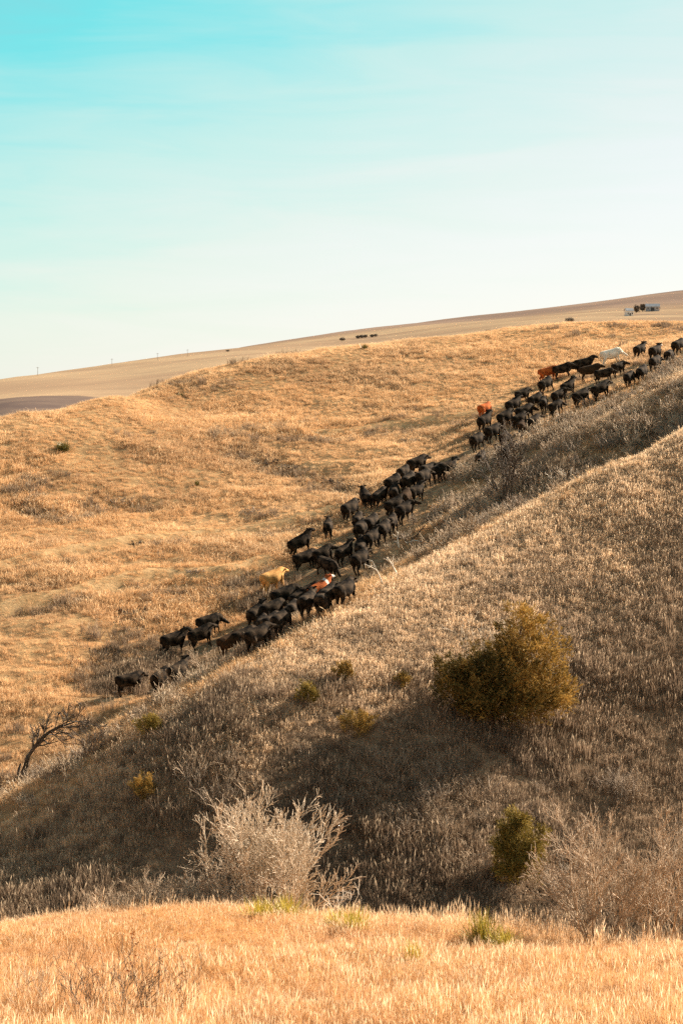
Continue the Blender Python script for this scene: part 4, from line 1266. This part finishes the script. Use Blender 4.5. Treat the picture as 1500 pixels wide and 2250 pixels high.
def building(name, loc, rz, L, W, h, rise, wall, roof, windows, door, label):
    root = empty(name, loc, rz)
    V = [(-L/2, -W/2, -1), (L/2, -W/2, -1), (L/2, W/2, -1), (-L/2, W/2, -1), (-L/2, -W/2, h), (L/2, -W/2, h), (L/2, W/2, h), (-L/2, W/2, h), (-L/2, 0, h + rise), (L/2, 0, h + rise)]
    Fc = [(0, 1, 5, 4), (1, 2, 6, 9, 5), (2, 3, 7, 6), (3, 0, 4, 8, 7), (4, 5, 9, 8), (6, 7, 8, 9)]
    obj('wall', mesh_from('wall', V, Fc, [wall]), root)
    obj('roof', gable_roof('roof', L, W, h + 0.02, rise, 0.4, roof), root)
    for x, z, w, hh in windows:
        wn_ = obj('window', box_mesh('window', (x - w/2, -W/2 - .06, z), (x + w/2, -W/2 + .05, z + hh), M['dark_opening']), root)
        obj('frame', box_mesh('frame', (x - w/2 - .1, -W/2 - .09, z - .15), (x + w/2 + .1, -W/2 + .04, z), M['white_wall']), wn_)
    x, w, hh = door
    obj('door', box_mesh('door', (x - w/2, -W/2 - .07, 0), (x + w/2, -W/2 + .05, hh), M['dark_opening']), root)
    return tag(root, label, 'building')
building('barn', ground(1433, 683, True), R(-8), 12.0, 9.0, 3.6, 2.6, M['barn_wall'], M['barn_roof'], [(-4, 1.6, 1.2, 1.2), (4, 1.6, 1.2, 1.2)], (0, 3.0, 3.0),
         'long grey barn on the far slope at the right')
building('farmhouse', ground(1381, 694, True), R(12), 5.5, 5.0, 3.6, 2.0, M['white_wall'], M['barn_roof'], [(-1.5, 1.2, 0.9, 1.3), (1.7, 1.2, 0.9, 1.3)], (0.1, 1.1, 2.2),
         'small white farmhouse left of the far barn')
def far_tree(seed, px, py, w, h, label):
    rg = np.random.default_rng(seed)
    g = ground(px, py, True)
    root = empty('far_tree', g)
    v, f = tubes([([Vector((0, 0, -1)), Vector((0, 0, h * .4)), Vector((w * .05, 0, h * .8))], [h * .05, h * .035, h * .012])], 5)
    obj('trunk', mesh_from('trunk', v, f, [M['bark_dark']]), root)
    n = 420
    d = rg.normal(size=(n, 3)); d /= np.linalg.norm(d, axis=1)[:, None]
    r = rg.random(n) ** 0.4
    c = d * r[:, None] * np.array([w / 2, w / 2, h * .42]) + np.array([0, 0, h * .55])
    c[:, 2] = np.maximum(c[:, 2], h * .08)
    s = h * 0.10
    V = (c[:, None, :] + rg.normal(0, s, (n, 3, 3))).reshape(-1, 3)
    obj('crown', mesh_from('crown', V, np.arange(n * 3).reshape(-1, 3), [M['far_leaf']], {'tint': np.repeat(rg.random(n), 3)}), root)
    tag(root, label, 'tree', 'far trees')
FT = [(752, 749, 4.5, 2.6, 'far bush standing apart left of the row of dark bushes'),
      (786, 744, 4.5, 3.0, 'left end of the row of dark far bushes'), (794, 743, 4.5, 3.2, 'middle of the row of dark far bushes'),
      (802, 742, 4.5, 3.0, 'right end of the row of dark far bushes'),
      (817, 741, 4.0, 2.8, 'left one of a far pair of bushes right of the row'), (825, 740, 4.0, 2.8, 'right one of a far pair of bushes right of the row'),
      (1374, 652, 7.0, 4.0, 'dark tree clump breaking the skyline at the right'),
      (1398, 687, 4.5, 6.5, 'thin far tree right of the white farmhouse'), (1411, 684, 4.5, 6.5, 'thin far tree left of the barn'),
      (1444, 682, 5.0, 4.0, 'far tree at the right end of the barn'),
      (1251, 708, 6.0, 3.0, 'pale far shrubs below the skyline left of the farmhouse'),
      (1072, 731, 3.5, 1.8, 'tiny far bush over the middle of the golden crest'),
      (500, 773, 2.5, 1.4, 'tiny far bush where the two far hills meet')]
for i, a in enumerate(FT):
    far_tree(300 + i, *a)
# power poles along the far skyline
for px, lab in ((83, 'leftmost wooden power pole on the far skyline'), (246, 'wooden power pole on the far skyline, second from the left'),
                (346, 'wooden power pole on the far skyline, third from the left'), (412, 'rightmost wooden power pole on the far skyline')):
    py = np.interp(px, [0, 250, 510], [832, 800, 768]) + 3
    g = ground(px, py, True)
    root = empty('power_pole', g)
    v, f = tubes([([Vector((0, 0, -0.5)), Vector((0, 0, 4.4))], [.12, .09])], 8)
    obj('post', mesh_from('post', v, f, [M['pole_wood']], None, True), root)
    obj('crossarm', box_mesh('crossarm', (-0.8, -.05, 3.9), (0.8, .05, 4.02), M['pole_wood']), root)
    tag(root, lab, 'pole', 'power poles')
